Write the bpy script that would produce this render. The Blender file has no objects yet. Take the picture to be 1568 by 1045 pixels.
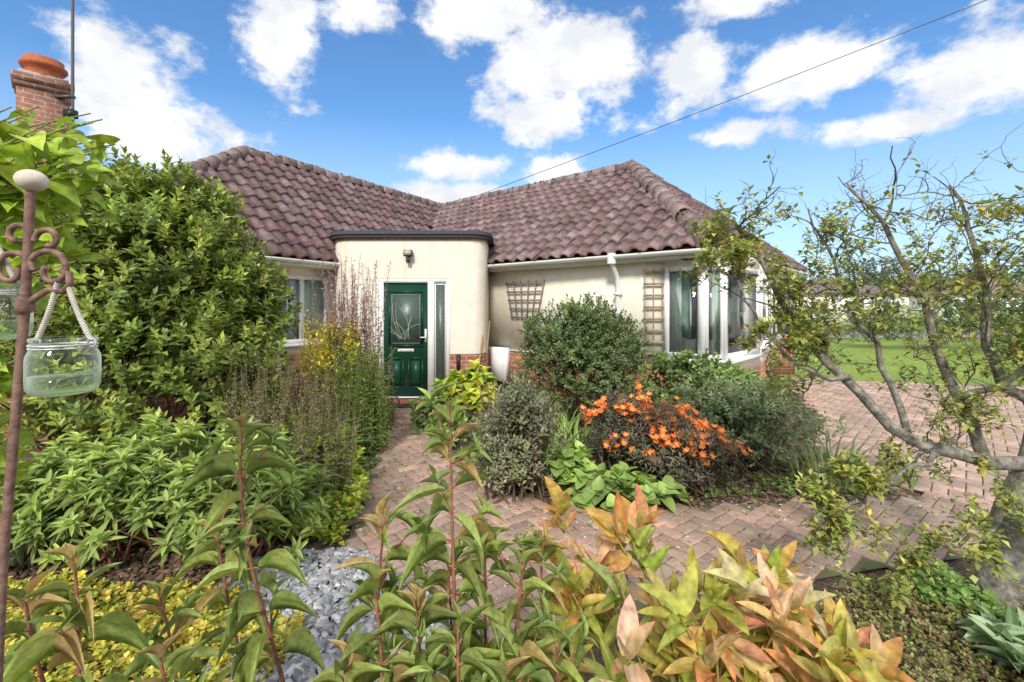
import bpy, math, numpy as np
from mathutils import Vector
rng=np.random.default_rng(7)
R=math.radians
scene=bpy.context.scene
# ------------------------------------------------------------------ helpers
def nrm(a):
    a=np.asarray(a,float); return a/np.maximum(np.linalg.norm(a,axis=-1,keepdims=True),1e-9)
class MB:
    def __init__(s): s.V=[];s.L=[];s.S=[];s.C=[];s.M=[];s.n=0
    def add(s,v,f,col=(.5,.5,.5),mat=0):
        v=np.asarray(v,float); f=np.asarray(f,int)
        s.V.append(v); s.L.append((f+s.n).ravel()); s.S.append(np.full(len(f),f.shape[1]))
        c=np.asarray(col,float)
        if c.ndim==1: c=np.tile(c,(len(v),1))
        s.C.append(c); s.M.append(np.full(len(f),mat)); s.n+=len(v)
    def poly(s,pts,col=(.5,.5,.5),mat=0):
        s.add(pts,[list(range(len(pts)))],col,mat)
    def box(s,x0,x1,y0,y1,z0,z1,col=(.5,.5,.5),mat=0):
        s.obox((0,0),(1,0),x0,x1,y0,y1,z0,z1,col,mat)
    def obox(s,o,d,s0,s1,t0,t1,z0,z1,col=(.5,.5,.5),mat=0):
        d=nrm(d); n=np.array([-d[1],d[0]]); o=np.asarray(o,float)
        P=[]
        for z in (z0,z1):
            for (a,b) in ((s0,t0),(s1,t0),(s1,t1),(s0,t1)):
                q=o+d*a+n*b; P.append((q[0],q[1],z))
        s.add(P,[(0,3,2,1),(4,5,6,7),(0,1,5,4),(1,2,6,5),(2,3,7,6),(3,0,4,7)],col,mat)
    def beam(s,a,b,w,h,col=(.5,.5,.5),mat=0,up=(0,0,1)):
        a=np.array(a,float);b=np.array(b,float);x=nrm(b-a);y=nrm(np.cross(up,x));z=np.cross(x,y)
        P=[]
        for p in (a,b):
            for (i,j) in ((-1,-1),(1,-1),(1,1),(-1,1)): P.append(p+y*i*w/2+z*j*h/2)
        s.add(P,[(0,3,2,1),(4,5,6,7),(0,1,5,4),(1,2,6,5),(2,3,7,6),(3,0,4,7)],col,mat)
    def tube(s,path,rad,sides=6,col=(.5,.5,.5),mat=0,cap=True):
        p=np.asarray(path,float); n=len(p)
        rad=np.broadcast_to(np.asarray(rad,float),(n,)) 
        t=nrm(np.gradient(p,axis=0))
        ref=np.array([0.,0,1]) if abs(t[0][2])<.9 else np.array([1.,0,0])
        x=nrm(np.cross(ref,t)); 
        for i in range(1,n):
            if np.dot(x[i],x[i-1])<0: x[i]=-x[i]
        y=np.cross(t,x)
        a=np.arange(sides)*2*math.pi/sides
        v=(p[:,None,:]+rad[:,None,None]*(np.cos(a)[None,:,None]*x[:,None,:]+np.sin(a)[None,:,None]*y[:,None,:])).reshape(-1,3)
        i=np.arange(n-1)[:,None]*sides; j=np.arange(sides)[None,:]; k=(j+1)%sides
        f=np.stack([i+j,i+k,i+sides+k,i+sides+j],-1).reshape(-1,4)
        s.add(v,f,col,mat)
        if cap and sides>4:
            s.poly(v[:sides][::-1],col,mat); s.poly(v[-sides:],col,mat)
    def lathe(s,prof,c,sides=24,col=(.5,.5,.5),mat=0):
        a=np.arange(sides)*2*math.pi/sides; pr=np.asarray(prof,float); n=len(pr)
        v=np.stack([c[0]+pr[:,0:1]*np.cos(a),c[1]+pr[:,0:1]*np.sin(a),np.repeat(c[2]+pr[:,1:2],sides,1)],-1).reshape(-1,3)
        i=np.arange(n-1)[:,None]*sides; j=np.arange(sides)[None,:]; k=(j+1)%sides
        s.add(v,np.stack([i+j,i+k,i+sides+k,i+sides+j],-1).reshape(-1,4),col,mat)
    def inst(s,T,F,pos,X,Y,Z,sc,col,mat=0,tip=None,edge=None):
        T=np.asarray(T,float); N=len(pos); M=len(T)
        sc=np.asarray(sc,float)
        TT=np.broadcast_to(T,(N,M,3))
        v=pos[:,None,:]+(TT[:,:,0:1]*sc[:,None,0:1])*X[:,None,:]+(TT[:,:,1:2]*sc[:,None,1:2])*Y[:,None,:]+(TT[:,:,2:3]*sc[:,None,2:3])*Z[:,None,:]
        F=np.asarray(F,int)
        f=(F[None]+ (np.arange(N)*M)[:,None,None]).reshape(-1,F.shape[1])
        col=np.asarray(col,float)
        if col.ndim==1: col=np.tile(col,(N,1))
        c=np.repeat(col[:,None,:],M,1)
        if tip is not None:
            w=np.clip(T[:,0],0,1)[None,:,None]
            c=c*(1-w)+np.asarray(tip)[:,None,:]*w
        if edge is not None:
            w=(np.clip(np.abs(T[:,1])*2,0,1)**1.2)[None,:,None]
            c=c*(1-w)+np.asarray(edge)[:,None,:]*w
        s.add(v.reshape(-1,3),f,c.reshape(-1,3),mat)
    def build(s,name,mats,parent=None,smooth=False):
        V=np.concatenate(s.V);L=np.concatenate(s.L);S=np.concatenate(s.S);C=np.concatenate(s.C);M=np.concatenate(s.M)
        me=bpy.data.meshes.new(name)
        me.vertices.add(len(V)); me.vertices.foreach_set('co',V.astype(np.float32).ravel())
        me.loops.add(len(L)); me.loops.foreach_set('vertex_index',L.astype(np.int32))
        me.polygons.add(len(S)); me.polygons.foreach_set('loop_start',np.concatenate([[0],np.cumsum(S)[:-1]]).astype(np.int32))
        me.polygons.foreach_set('material_index',M.astype(np.int32))
        if smooth: me.polygons.foreach_set('use_smooth',np.ones(len(S),bool))
        me.update(calc_edges=True)
        at=me.color_attributes.new('Col','FLOAT_COLOR','POINT')
        at.data.foreach_set('color',np.concatenate([C,np.ones((len(C),1))],1).astype(np.float32).ravel())
        for m in (mats if isinstance(mats,(list,tuple)) else [mats]): me.materials.append(m)
        ob=bpy.data.objects.new(name,me); scene.collection.objects.link(ob)
        if parent: ob.parent=parent
        return ob
def empty(name):
    e=bpy.data.objects.new(name,None); e.empty_display_size=.1; scene.collection.objects.link(e); return e
# ------------------------------------------------------------------ materials
def newmat(name):
    m=bpy.data.materials.new(name); m.use_nodes=True; nt=m.node_tree; nt.nodes.clear()
    out=nt.nodes.new('ShaderNodeOutputMaterial'); b=nt.nodes.new('ShaderNodeBsdfPrincipled')
    nt.links.new(b.outputs[0],out.inputs[0]); return m,nt,b,out
def N(nt,t,**k):
    n=nt.nodes.new(t)
    for a,v in k.items(): setattr(n,a,v)
    return n
def noise(nt,scale,detail=4,vec=None,rough=.55):
    n=N(nt,'ShaderNodeTexNoise'); n.inputs['Scale'].default_value=scale; n.inputs['Detail'].default_value=detail; n.inputs['Roughness'].default_value=rough
    if vec is None:
        g=N(nt,'ShaderNodeNewGeometry'); vec=g.outputs['Position']
    nt.links.new(vec,n.inputs['Vector']); return n
def ramp(nt,fac,stops):
    r=N(nt,'ShaderNodeValToRGB'); e=r.color_ramp.elements
    while len(e)<len(stops): e.new(.5)
    for i,(p,c) in enumerate(stops):
        e[i].position=p; e[i].color=(*c,1)
    nt.links.new(fac,r.inputs[0]); return r
def mix(nt,a,b,fac,mode='MIX'):
    m=N(nt,'ShaderNodeMix',data_type='RGBA',blend_type=mode)
    for sock,v in ((m.inputs[6],a),(m.inputs[7],b),(m.inputs[0],fac)):
        if isinstance(v,(int,float)): sock.default_value=v
        elif isinstance(v,tuple): sock.default_value=(*v,1)
        else: nt.links.new(v,sock)
    return m.outputs[2]
def bump(nt,b,h,strength,dist=.01):
    n=N(nt,'ShaderNodeBump'); n.inputs['Strength'].default_value=strength; n.inputs['Distance'].default_value=dist
    nt.links.new(h,n.inputs['Height']); nt.links.new(n.outputs[0],b.inputs['Normal'])
def leafmat(name,rough=.45,trans=.3,var=.35,nscale=0,spec=.4,gain=(1.85,1.68,1.95)):
    m,nt,b,out=newmat(name)
    a=N(nt,'ShaderNodeAttribute',attribute_name='Col')
    if nscale:
        n=noise(nt,nscale,2)
        lo=tuple(g*(1-var) for g in gain); hi=tuple(g*(1+var) for g in gain)
        r=N(nt,'ShaderNodeMapRange',data_type='FLOAT_VECTOR'); r.inputs[7].default_value=(.3,.3,.3); r.inputs[8].default_value=(.7,.7,.7); r.inputs[9].default_value=lo; r.inputs[10].default_value=hi
        nt.links.new(n.outputs[0],r.inputs[6])
        c=mix(nt,a.outputs['Color'],r.outputs[1],1.0,'MULTIPLY')
    else: c=mix(nt,a.outputs['Color'],gain,1.0,'MULTIPLY')
    nt.links.new(c,b.inputs['Base Color']); b.inputs['Roughness'].default_value=rough
    b.inputs['Specular IOR Level'].default_value=spec
    t=N(nt,'ShaderNodeBsdfTranslucent'); 
    c2=mix(nt,c,(1.2,1.2,.7),1.0,'MULTIPLY'); nt.links.new(c2,t.inputs[0])
    mx=N(nt,'ShaderNodeMixShader'); mx.inputs[0].default_value=trans
    nt.links.new(b.outputs[0],mx.inputs[1]); nt.links.new(t.outputs[0],mx.inputs[2]); nt.links.new(mx.outputs[0],out.inputs[0])
    return m
def colmat(name,rough=.8,var=.3,nscale=20,bs=.3,bd=.01,metal=0,spec=.3,bn=None):
    m,nt,b,out=newmat(name)
    a=N(nt,'ShaderNodeAttribute',attribute_name='Col')
    n=noise(nt,nscale,4)
    r=ramp(nt,n.outputs[0],[(.3,(1-var,)*3),(.7,(1+var,)*3)])
    nt.links.new(mix(nt,a.outputs['Color'],r.outputs[0],1.0,'MULTIPLY'),b.inputs['Base Color'])
    b.inputs['Roughness'].default_value=rough; b.inputs['Metallic'].default_value=metal; b.inputs['Specular IOR Level'].default_value=spec
    if bs>0:
        h=noise(nt,bn or nscale*2,4); bump(nt,b,h.outputs[0],bs,bd)
    return m
LEAF=leafmat('leaf_matte',.5,.30)
LEAFG=leafmat('leaf_glossy',.38,.24,.3,0,.4)
LEAFF=leafmat('leaf_foreground',.45,.3,.25,60,.35,(1.5,1.42,1.45))
PETAL=leafmat('petal',.5,.3,.15,0,.3,(1.2,1.2,1.2))
WOOD=colmat('stem_bark',.85,.35,40,0)
PAINT=colmat('painted',.35,.04,8,0)
ROUGHC=colmat('generic_rough',.85,.2,30,.4,.004)
METAL=colmat('rusty_iron',.75,.45,60,.6,.002,.2)
def roughcast():
    m,nt,b,out=newmat('cream_roughcast')
    n=noise(nt,1.3,5); s=noise(nt,7,6)
    c=ramp(nt,n.outputs[0],[(.3,(.86,.795,.66)),(.7,(.92,.87,.755))])
    d=ramp(nt,s.outputs[0],[(.35,(.94,.93,.90)),(.6,(1,1,1))])
    g=N(nt,'ShaderNodeNewGeometry'); mp=N(nt,'ShaderNodeMapping'); mp.inputs['Scale'].default_value=(7,7,.5)
    nt.links.new(g.outputs['Position'],mp.inputs[0]); st=noise(nt,1,4,mp.outputs[0])
    e=ramp(nt,st.outputs[0],[(.33,(.90,.88,.84)),(.5,(1,1,1))])
    c1=mix(nt,c.outputs[0],d.outputs[0],1.0,'MULTIPLY'); c2=mix(nt,c1,e.outputs[0],.6,'MULTIPLY')
    nt.links.new(c2,b.inputs['Base Color']); b.inputs['Roughness'].default_value=.95; b.inputs['Specular IOR Level'].default_value=.15
    h=noise(nt,110,3); bump(nt,b,h.outputs[0],.3,.004); return m
def brick(name='red_brick',c1=(.48,.17,.09),c2=(.34,.12,.075),mort=(.50,.45,.38)):
    m,nt,b,out=newmat(name)
    g=N(nt,'ShaderNodeNewGeometry')
    cr=N(nt,'ShaderNodeVectorMath',operation='CROSS_PRODUCT'); nt.links.new(g.outputs['True Normal'],cr.inputs[0]); cr.inputs[1].default_value=(0,0,1)
    dt=N(nt,'ShaderNodeVectorMath',operation='DOT_PRODUCT'); nt.links.new(cr.outputs[0],dt.inputs[0]); nt.links.new(g.outputs['Position'],dt.inputs[1])
    sp=N(nt,'ShaderNodeSeparateXYZ'); nt.links.new(g.outputs['Position'],sp.inputs[0])
    cb=N(nt,'ShaderNodeCombineXYZ'); nt.links.new(dt.outputs['Value'],cb.inputs[0]); nt.links.new(sp.outputs[2],cb.inputs[1])
    t=N(nt,'ShaderNodeTexBrick'); nt.links.new(cb.outputs[0],t.inputs[0])
    t.inputs['Color1'].default_value=(*c1,1);t.inputs['Color2'].default_value=(*c2,1);t.inputs['Mortar'].default_value=(*mort,1)
    t.inputs['Scale'].default_value=1;t.inputs['Brick Width'].default_value=.225;t.inputs['Row Height'].default_value=.075;t.inputs['Mortar Size'].default_value=.006
    n=noise(nt,14,5); r=ramp(nt,n.outputs[0],[(.3,(.65,.65,.65)),(.7,(1.3,1.28,1.25))])
    nt.links.new(mix(nt,t.outputs[0],r.outputs[0],1.0,'MULTIPLY'),b.inputs['Base Color']); b.inputs['Roughness'].default_value=.9
    iv=N(nt,'ShaderNodeMath',operation='SUBTRACT'); iv.inputs[0].default_value=1; nt.links.new(t.outputs['Fac'],iv.inputs[1])
    bump(nt,b,iv.outputs[0],.8,.008); return m
def tilemat():
    m,nt,b,out=newmat('roof_tile')
    a=N(nt,'ShaderNodeAttribute',attribute_name='Col')
    n=noise(nt,9,6,rough=.7); r=ramp(nt,n.outputs[0],[(.32,(.55,.55,.55)),(.68,(1.4,1.36,1.36))])
    c=mix(nt,a.outputs['Color'],r.outputs[0],1.0,'MULTIPLY')
    l=noise(nt,22,4); lr=ramp(nt,l.outputs[0],[(.60,(0,0,0)),(.68,(1,1,1))])
    lf=mix(nt,(0,0,0),lr.outputs[0],.45)
    c=mix(nt,c,(.34,.31,.28),lf)
    g=noise(nt,2.3,5); gr=ramp(nt,g.outputs[0],[(.52,(0,0,0)),(.70,(.5,.5,.5))])
    c=mix(nt,c,(.11,.095,.06),gr.outputs[0])
    nt.links.new(c,b.inputs['Base Color']); b.inputs['Roughness'].default_value=.55; b.inputs['Specular IOR Level'].default_value=.35
    h=noise(nt,70,4); bump(nt,b,h.outputs[0],.4,.004); return m
def glassmat(name,tint=(.9,.95,.93),rough=.02,fac=.08,blend=.25,milky=0.):
    m,nt,b,out=newmat(name); nt.nodes.remove(b)
    tr=N(nt,'ShaderNodeBsdfTransparent'); tr.inputs[0].default_value=(*tint,1)
    gl=N(nt,'ShaderNodeBsdfGlossy'); gl.inputs['Roughness'].default_value=rough
    lw=N(nt,'ShaderNodeLayerWeight'); lw.inputs[0].default_value=blend
    ad=N(nt,'ShaderNodeMath',operation='ADD'); nt.links.new(lw.outputs[0],ad.inputs[0]); ad.inputs[1].default_value=fac; ad.use_clamp=True
    mx=N(nt,'ShaderNodeMixShader'); nt.links.new(ad.outputs[0],mx.inputs[0]); nt.links.new(tr.outputs[0],mx.inputs[1]); nt.links.new(gl.outputs[0],mx.inputs[2])
    last=mx
    if milky>0:
        df=N(nt,'ShaderNodeBsdfTranslucent'); df.inputs[0].default_value=(.85,.95,.88,1); d2=N(nt,'ShaderNodeBsdfDiffuse'); d2.inputs[0].default_value=(.85,.95,.88,1)
        m1=N(nt,'ShaderNodeMixShader'); nt.links.new(df.outputs[0],m1.inputs[1]); nt.links.new(d2.outputs[0],m1.inputs[2])
        lw2=N(nt,'ShaderNodeLayerWeight'); lw2.inputs[0].default_value=.3
        mm=N(nt,'ShaderNodeMath',operation='MULTIPLY_ADD'); nt.links.new(lw2.outputs[1],mm.inputs[0]); mm.inputs[1].default_value=.5; mm.inputs[2].default_value=milky
        m2=N(nt,'ShaderNodeMixShader'); nt.links.new(mm.outputs[0],m2.inputs[0]); nt.links.new(mx.outputs[0],m2.inputs[1]); nt.links.new(m1.outputs[0],m2.inputs[2]); last=m2
    nt.links.new(last.outputs[0],out.inputs[0]); return m
CAST=roughcast(); BRICK=brick(); TILE=tilemat(); GLASS=glassmat('window_glass',fac=.07,blend=.2); JARG=glassmat('jar_glass',(.98,.995,.985),.04,.02,.08,.01)
WATER=glassmat('jar_water',(.80,.90,.62),.05,.03,.1,.05)
FROST=colmat('obscure_glass',.25,.35,45,.6,.006,0,.6)
def groundmat():
    m,nt,b,out=newmat('soil_and_mulch')
    n=noise(nt,1.1,6); f=noise(nt,38,6,rough=.7)
    c=ramp(nt,f.outputs[0],[(.3,(.05,.034,.025)),(.5,(.15,.10,.07)),(.72,(.30,.22,.16))])
    g=ramp(nt,n.outputs[0],[(.52,(0,0,0)),(.62,(.55,.55,.55))])
    nt.links.new(mix(nt,c.outputs[0],(.10,.13,.035),g.outputs[0]),b.inputs['Base Color']); b.inputs['Roughness'].default_value=.95
    bump(nt,b,f.outputs[0],1,.03); return m
def lawnmat():
    m,nt,b,out=newmat('mown_lawn')
    n=noise(nt,.5,5); f=noise(nt,45,5,rough=.7)
    c=ramp(nt,n.outputs[0],[(.35,(.24,.35,.06)),(.65,(.36,.46,.09))]); d=ramp(nt,f.outputs[0],[(.3,(.6,.65,.55)),(.7,(1.2,1.2,1.15))])
    nt.links.new(mix(nt,c.outputs[0],d.outputs[0],1.0,'MULTIPLY'),b.inputs['Base Color']); b.inputs['Roughness'].default_value=.9
    bump(nt,b,f.outputs[0],1,.03); return m
def jointmat():
    m,nt,b,out=newmat('path_joint_moss')
    n=noise(nt,6,5); c=ramp(nt,n.outputs[0],[(.4,(.15,.12,.09)),(.6,(.12,.15,.05))])
    nt.links.new(c.outputs[0],b.inputs['Base Color']); b.inputs['Roughness'].default_value=1; return m
def paver():
    m,nt,b,out=newmat('block_paver')
    a=N(nt,'ShaderNodeAttribute',attribute_name='Col')
    n=noise(nt,30,6,rough=.7); r=ramp(nt,n.outputs[0],[(.3,(.70,.70,.70)),(.7,(1.25,1.23,1.21))])
    c=mix(nt,a.outputs['Color'],r.outputs[0],1.0,'MULTIPLY')
    g=noise(nt,1.6,6,rough=.65); gr=ramp(nt,g.outputs[0],[(.45,(0,0,0)),(.60,(.5,.5,.5))])
    c=mix(nt,c,(.24,.20,.13),gr.outputs[0])
    w=noise(nt,9,6,rough=.8); wr=ramp(nt,w.outputs[0],[(.56,(0,0,0)),(.65,(.55,.55,.55))])
    c=mix(nt,c,(.50,.45,.41),wr.outputs[0])
    nt.links.new(c,b.inputs['Base Color']); b.inputs['Roughness'].default_value=.85
    bump(nt,b,n.outputs[0],.4,.004); return m
GROUND=groundmat(); LAWN=lawnmat(); JOINT=jointmat(); PAVER=paver()
# ------------------------------------------------------------------ camera, light, sky
cam=bpy.data.cameras.new('camera'); co=bpy.data.objects.new('camera',cam); scene.collection.objects.link(co)
co.location=(0,0,1.6); co.rotation_euler=(R(90),0,0); cam.sensor_width=36; cam.lens=16.07; cam.shift_y=-.0348; cam.clip_end=2000; cam.clip_start=.05
scene.camera=co
sd=np.array([-.14,-.86,.72]); sd=sd/np.linalg.norm(sd); el=math.asin(sd[2]); az=math.atan2(sd[0],sd[1])
sl=bpy.data.lights.new('sun','SUN'); so=bpy.data.objects.new('sun',sl); scene.collection.objects.link(so)
sl.energy=3.4; sl.angle=R(10.0); sl.color=(1,.945,.86); so.rotation_euler=Vector(sd).to_track_quat('Z','Y').to_euler(); so.location=(0,-5,12)
w=bpy.data.worlds.new('World'); scene.world=w; w.use_nodes=True; nt=w.node_tree; nt.nodes.clear()
wo=N(nt,'ShaderNodeOutputWorld'); bg=N(nt,'ShaderNodeBackground'); nt.links.new(bg.outputs[0],wo.inputs[0])
sky=N(nt,'ShaderNodeTexSky',sky_type='NISHITA'); sky.sun_disc=False; sky.sun_elevation=el; sky.sun_rotation=az; sky.air_density=1.0; sky.dust_density=.6; sky.ozone_density=2.0
tc=N(nt,'ShaderNodeTexCoord'); nv=N(nt,'ShaderNodeVectorMath',operation='NORMALIZE'); nt.links.new(tc.outputs['Generated'],nv.inputs[0])
sp=N(nt,'ShaderNodeSeparateXYZ'); nt.links.new(nv.outputs[0],sp.inputs[0])
def M(op,a,b=None,c=None,clamp=False):
    m=N(nt,'ShaderNodeMath',operation=op); m.use_clamp=clamp
    for i,v in enumerate((a,b,c)):
        if v is None: continue
        if isinstance(v,(int,float)): m.inputs[i].default_value=v
        else: nt.links.new(v,m.inputs[i])
    return m.outputs[0]
AZ=M('MULTIPLY',M('ARCTAN2',sp.outputs[0],sp.outputs[1]),57.2958); EL=M('MULTIPLY',M('ARCSINE',sp.outputs[2]),57.2958)
blobs=[(-40.5,20.5,5.2,5.5),(-37,16.3,7.2,3.8),(-26.8,28,3.4,6.6),(-17.7,32,4.5,2.4),(-2,33,10,5),(3,27.5,7.5,5),(9,27.5,7,5.5),(5,22.3,8.5,3.4),(22,25,5.0,4.0),(33,23.2,8.5,3.2),(26,31,7,1.8),(45.2,20,6.5,3.8),(39.9,16.9,5.5,1.8),(-6.8,17.0,7.0,2.2),(6.2,16.3,5.8,2.9),(26.5,18.6,5.5,1.5),(-7.4,13.4,8,1.9),(-48,30,3.5,1.5)]
acc=None
for (a,b_,ra,rb) in blobs:
    dx=M('DIVIDE',M('SUBTRACT',AZ,a),ra); dy=M('DIVIDE',M('SUBTRACT',EL,b_),rb)
    d=M('SUBTRACT',1.0,M('SQRT',M('ADD',M('MULTIPLY',dx,dx),M('MULTIPLY',dy,dy))))
    acc=d if acc is None else M('SMOOTH_MAX',acc,d,.2)
mp=N(nt,'ShaderNodeMapping'); mp.inputs['Scale'].default_value=(1,1,1.5); nt.links.new(nv.outputs[0],mp.inputs[0])
n1=noise(nt,10,8,mp.outputs[0],.62); n2=noise(nt,2.2,2,mp.outputs[0]); n3=noise(nt,9,5,mp.outputs[0])
gen=M('MULTIPLY',M('SUBTRACT',n2.outputs[0],.38),4.0)  # unseen cloud outside the view, added to give more neutral fill light
oth=M('MAXIMUM',M('GREATER_THAN',M('ABSOLUTE',AZ),56.0),M('GREATER_THAN',EL,40.0))
genm=M('SUBTRACT',M('MULTIPLY',M('ADD',gen,1.0),oth),1.0)
base=M('MAXIMUM',M('MAXIMUM',acc,-1.0),genm)
dens=M('ADD',base,M('MULTIPLY',M('SUBTRACT',n1.outputs[0],.5),2.9))
mr=N(nt,'ShaderNodeMapRange',interpolation_type='SMOOTHSTEP'); nt.links.new(dens,mr.inputs[0]); mr.inputs[1].default_value=-.15; mr.inputs[2].default_value=.5
hz=M('MULTIPLY',M('SUBTRACT',1.0,M('DIVIDE',EL,22.0),clamp=True),.78,clamp=True)
tint=mix(nt,sky.outputs[0],(.78,1.16,1.44),1.0,'MULTIPLY')
sh=ramp(nt,n3.outputs[0],[(.38,(5.7,5.9,6.3)),(.56,(7.2,7.2,7.2))])
withhz=mix(nt,tint,(4.9,6.0,7.1),hz)
cl=mix(nt,withhz,sh.outputs[0],mr.outputs[0])
nt.links.new(cl,bg.inputs[0]); bg.inputs[1].default_value=.15
scene.view_settings.view_transform='Standard'; scene.view_settings.look='None'; scene.view_settings.exposure=0
# ------------------------------------------------------------------ ground
g=MB(); g.poly([(-500,-300,0),(500,-300,0),(500,900,0),(-500,900,0)]); g.build('ground',GROUND)
lw=MB(); lw.poly([(5.9,10.2,.012),(9,9.1,.012),(60,8.2,.012),(90,60,.012),(-30,60,.012),(-30,19,.012),(6.6,19,.012)]); lw.build('lawn',LAWN)
def inside(poly,x,y):
    poly=np.asarray(poly); r=np.zeros(len(x),bool); j=len(poly)-1
    for i in range(len(poly)):
        a,b=poly[i],poly[j]
        c=((a[1]>y)!=(b[1]>y))&(x<(b[0]-a[0])*(y-a[1])/(b[1]-a[1]+1e-12)+a[0]); r^=c; j=i
    return r
PATH=[(-1.95,7.35),(-1.0,7.35),(-1.2,6.5),(-.65,4.83),(-.3,3.95),(.3,3.62),(1.3,3.55),(2.7,3.7),(4.2,3.9),(4.2,3.0),(3.3,2.95),(2.2,2.75),(1,2.45),(-.1,2.2),(-.95,2.45),(-1.2,3.5),(-1.42,4.83),(-1.8,6.5)]
DRIVE=[(3.45,3.9),(4.2,3.0),(14,3.0),(14,8.6),(9,9.0),(5.9,10.1),(5.4,8.8),(4.3,6.3),(3.3,5.0)]
def pave(name,poly,x0,x1,y0,y1,ang,c1,c2):
    w=.105
    n=int(max(x1-x0,y1-y0)/w*1.5)
    gx,gy=np.meshgrid(np.arange(-n,n),np.arange(-n,n)); gx=gx.ravel();gy=gy.ravel(); k=(gx-gy)%4
    cs,sn=math.cos(ang),math.sin(ang); cx,cy=(x0+x1)/2,(y0+y1)/2
    mb=MB()
    for kk,(lx,ly) in ((0,(2,1)),(3,(1,2))):
        s=k==kk; ux=(gx[s]+lx/2)*w; uy=(gy[s]+ly/2)*w
        X=cx+ux*cs-uy*sn; Y=cy+ux*sn+uy*cs; q=inside(poly,X,Y); X=X[q];Y=Y[q];m=len(X)
        a,b=lx/2-.04,ly/2-.04
        T=[(-a,-b,-1),(a,-b,-1),(a,b,-1),(-a,b,-1),(-a,-b,.8),(a,-b,.8),(a,b,.8),(-a,b,.8),(-a+.07,-b+.07,1),(a-.07,-b+.07,1),(a-.07,b-.07,1),(-a+.07,b-.07,1)]
        F=[(8,9,10,11),(4,5,9,8),(5,6,10,9),(6,7,11,10),(7,4,8,11),(0,1,5,4),(1,2,6,5),(2,3,7,6),(3,0,4,7)]
        Z=nrm(np.stack([rng.normal(0,.018,m),rng.normal(0,.018,m),np.ones(m)],1)); Xa=nrm(np.tile([cs,sn,0],(m,1))-Z*(Z@np.array([cs,sn,0]))[:,None]); Ya=np.cross(Z,Xa)
        t=rng.random((m,1)); col=np.array(c1)*(1-t)+np.array(c2)*t; col*=rng.uniform(.72,1.22,(m,1))
        mb.inst(T,F,np.stack([X,Y,.016+rng.normal(0,.002,m)],1),Xa,Ya,Z,np.tile([w,w,.012],(m,1)),col)
    mb.poly([(p[0],p[1],.018) for p in poly],mat=1)
    return mb.build(name,[PAVER,JOINT])
pave('brick_path',PATH,-2,4.2,2.2,7.4,R(38),(.54,.34,.255),(.41,.29,.235))
pave('brick_driveway',DRIVE,3.3,14,3,10.2,R(45),(.60,.40,.305),(.50,.35,.29))
# ------------------------------------------------------------------ house
H=empty('cream_bungalow')
ZE,ZR=2.34,4.48
C0=np.array([-1.98,9.52,ZE]);J=np.array([-2.1,13.6,ZR]);RA=np.array([2.52,9.6,ZR]);K=np.array([2.5,5.75,ZE]);K2=np.array([6.55,10.3,ZE]);LA=np.array([-5.05,8.65,ZR]);ML=np.array([-4.89,4.62,ZE]);M2=np.array([-8.9,7.2,ZE]);BB=np.array([-2.3,17.2,ZE])
nu=15; uu=np.linspace(0,1,nu); prof=np.where(np.abs(uu-.5)<.30,np.cos((uu-.5)/.30*math.pi/2)**.7,0); prof[0]=prof[-1]=0
T=[];
for xx,zz in ((0,.042),(1.18,0.0)):
    for u,p_ in zip(uu,prof): T.append((xx,u-.5,zz+.050*p_))
for u,p_ in zip(uu,prof): T.append((0.0,u-.5,.012+.050*p_-.01))
TT=np.array(T); TF=[(i,i+1,nu+i+1,nu+i) for i in range(nu-1)]+[(2*nu+i,2*nu+i+1,i+1,i) for i in range(nu-1)]
def tiles(mb,poly3,a,b,tw=.235,tl=.30):
    P=np.array(poly3); a=np.array(a);b=np.array(b)
    n=np.zeros(3)
    for i in range(len(P)): n+=np.cross(P[i]-P[0],P[(i+1)%len(P)]-P[0])
    n=nrm(n); n=n if n[2]>0 else -n
    e=nrm(b-a); up=nrm(np.cross(n,e)); up=up if up[2]>0 else -up
    s=(P-a)@e; t=(P-a)@up
    S,Tt=np.meshgrid(np.arange(s.min()-.3,s.max()+.3,tw),np.arange(-.02,t.max()+.1,tl)); S=S.ravel()+tw/2;Tt=Tt.ravel()
    q=inside(np.stack([s,t],1),S,Tt+tl*.5); S=S[q];Tt=Tt[q];m=len(S)
    pos=a+S[:,None]*e+Tt[:,None]*up+n*.02+rng.normal(0,.004,(m,1))*n+rng.normal(0,.006,(m,1))*up
    Xa=nrm(np.tile(up,(m,1))+rng.normal(0,.014,(m,1))*e); Ya=np.tile(e,(m,1)); Ya=nrm(Ya-Xa*np.sum(Xa*Ya,1)[:,None]); Z=np.tile(n,(m,1))
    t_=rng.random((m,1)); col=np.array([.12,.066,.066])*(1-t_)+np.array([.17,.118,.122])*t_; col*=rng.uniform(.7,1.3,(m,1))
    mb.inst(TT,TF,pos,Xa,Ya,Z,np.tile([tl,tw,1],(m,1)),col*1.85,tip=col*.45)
roof=MB()
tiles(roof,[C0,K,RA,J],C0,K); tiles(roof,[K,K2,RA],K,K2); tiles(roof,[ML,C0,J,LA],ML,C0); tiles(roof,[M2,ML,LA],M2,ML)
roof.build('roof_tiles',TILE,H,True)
und=MB()
for f in ([C0,K,RA,J],[K,K2,RA],[ML,C0,J,LA],[M2,ML,LA],[RA,K2,BB,J],[LA,J,BB,M2]):
    und.poly([p-np.array([0,0,.01]) for p in f],(.07,.045,.045))
und.build('roof_deck',ROUGHC,H)
rd=MB()
na=9; aa=np.linspace(-.15*math.pi,1.15*math.pi,na)
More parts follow.
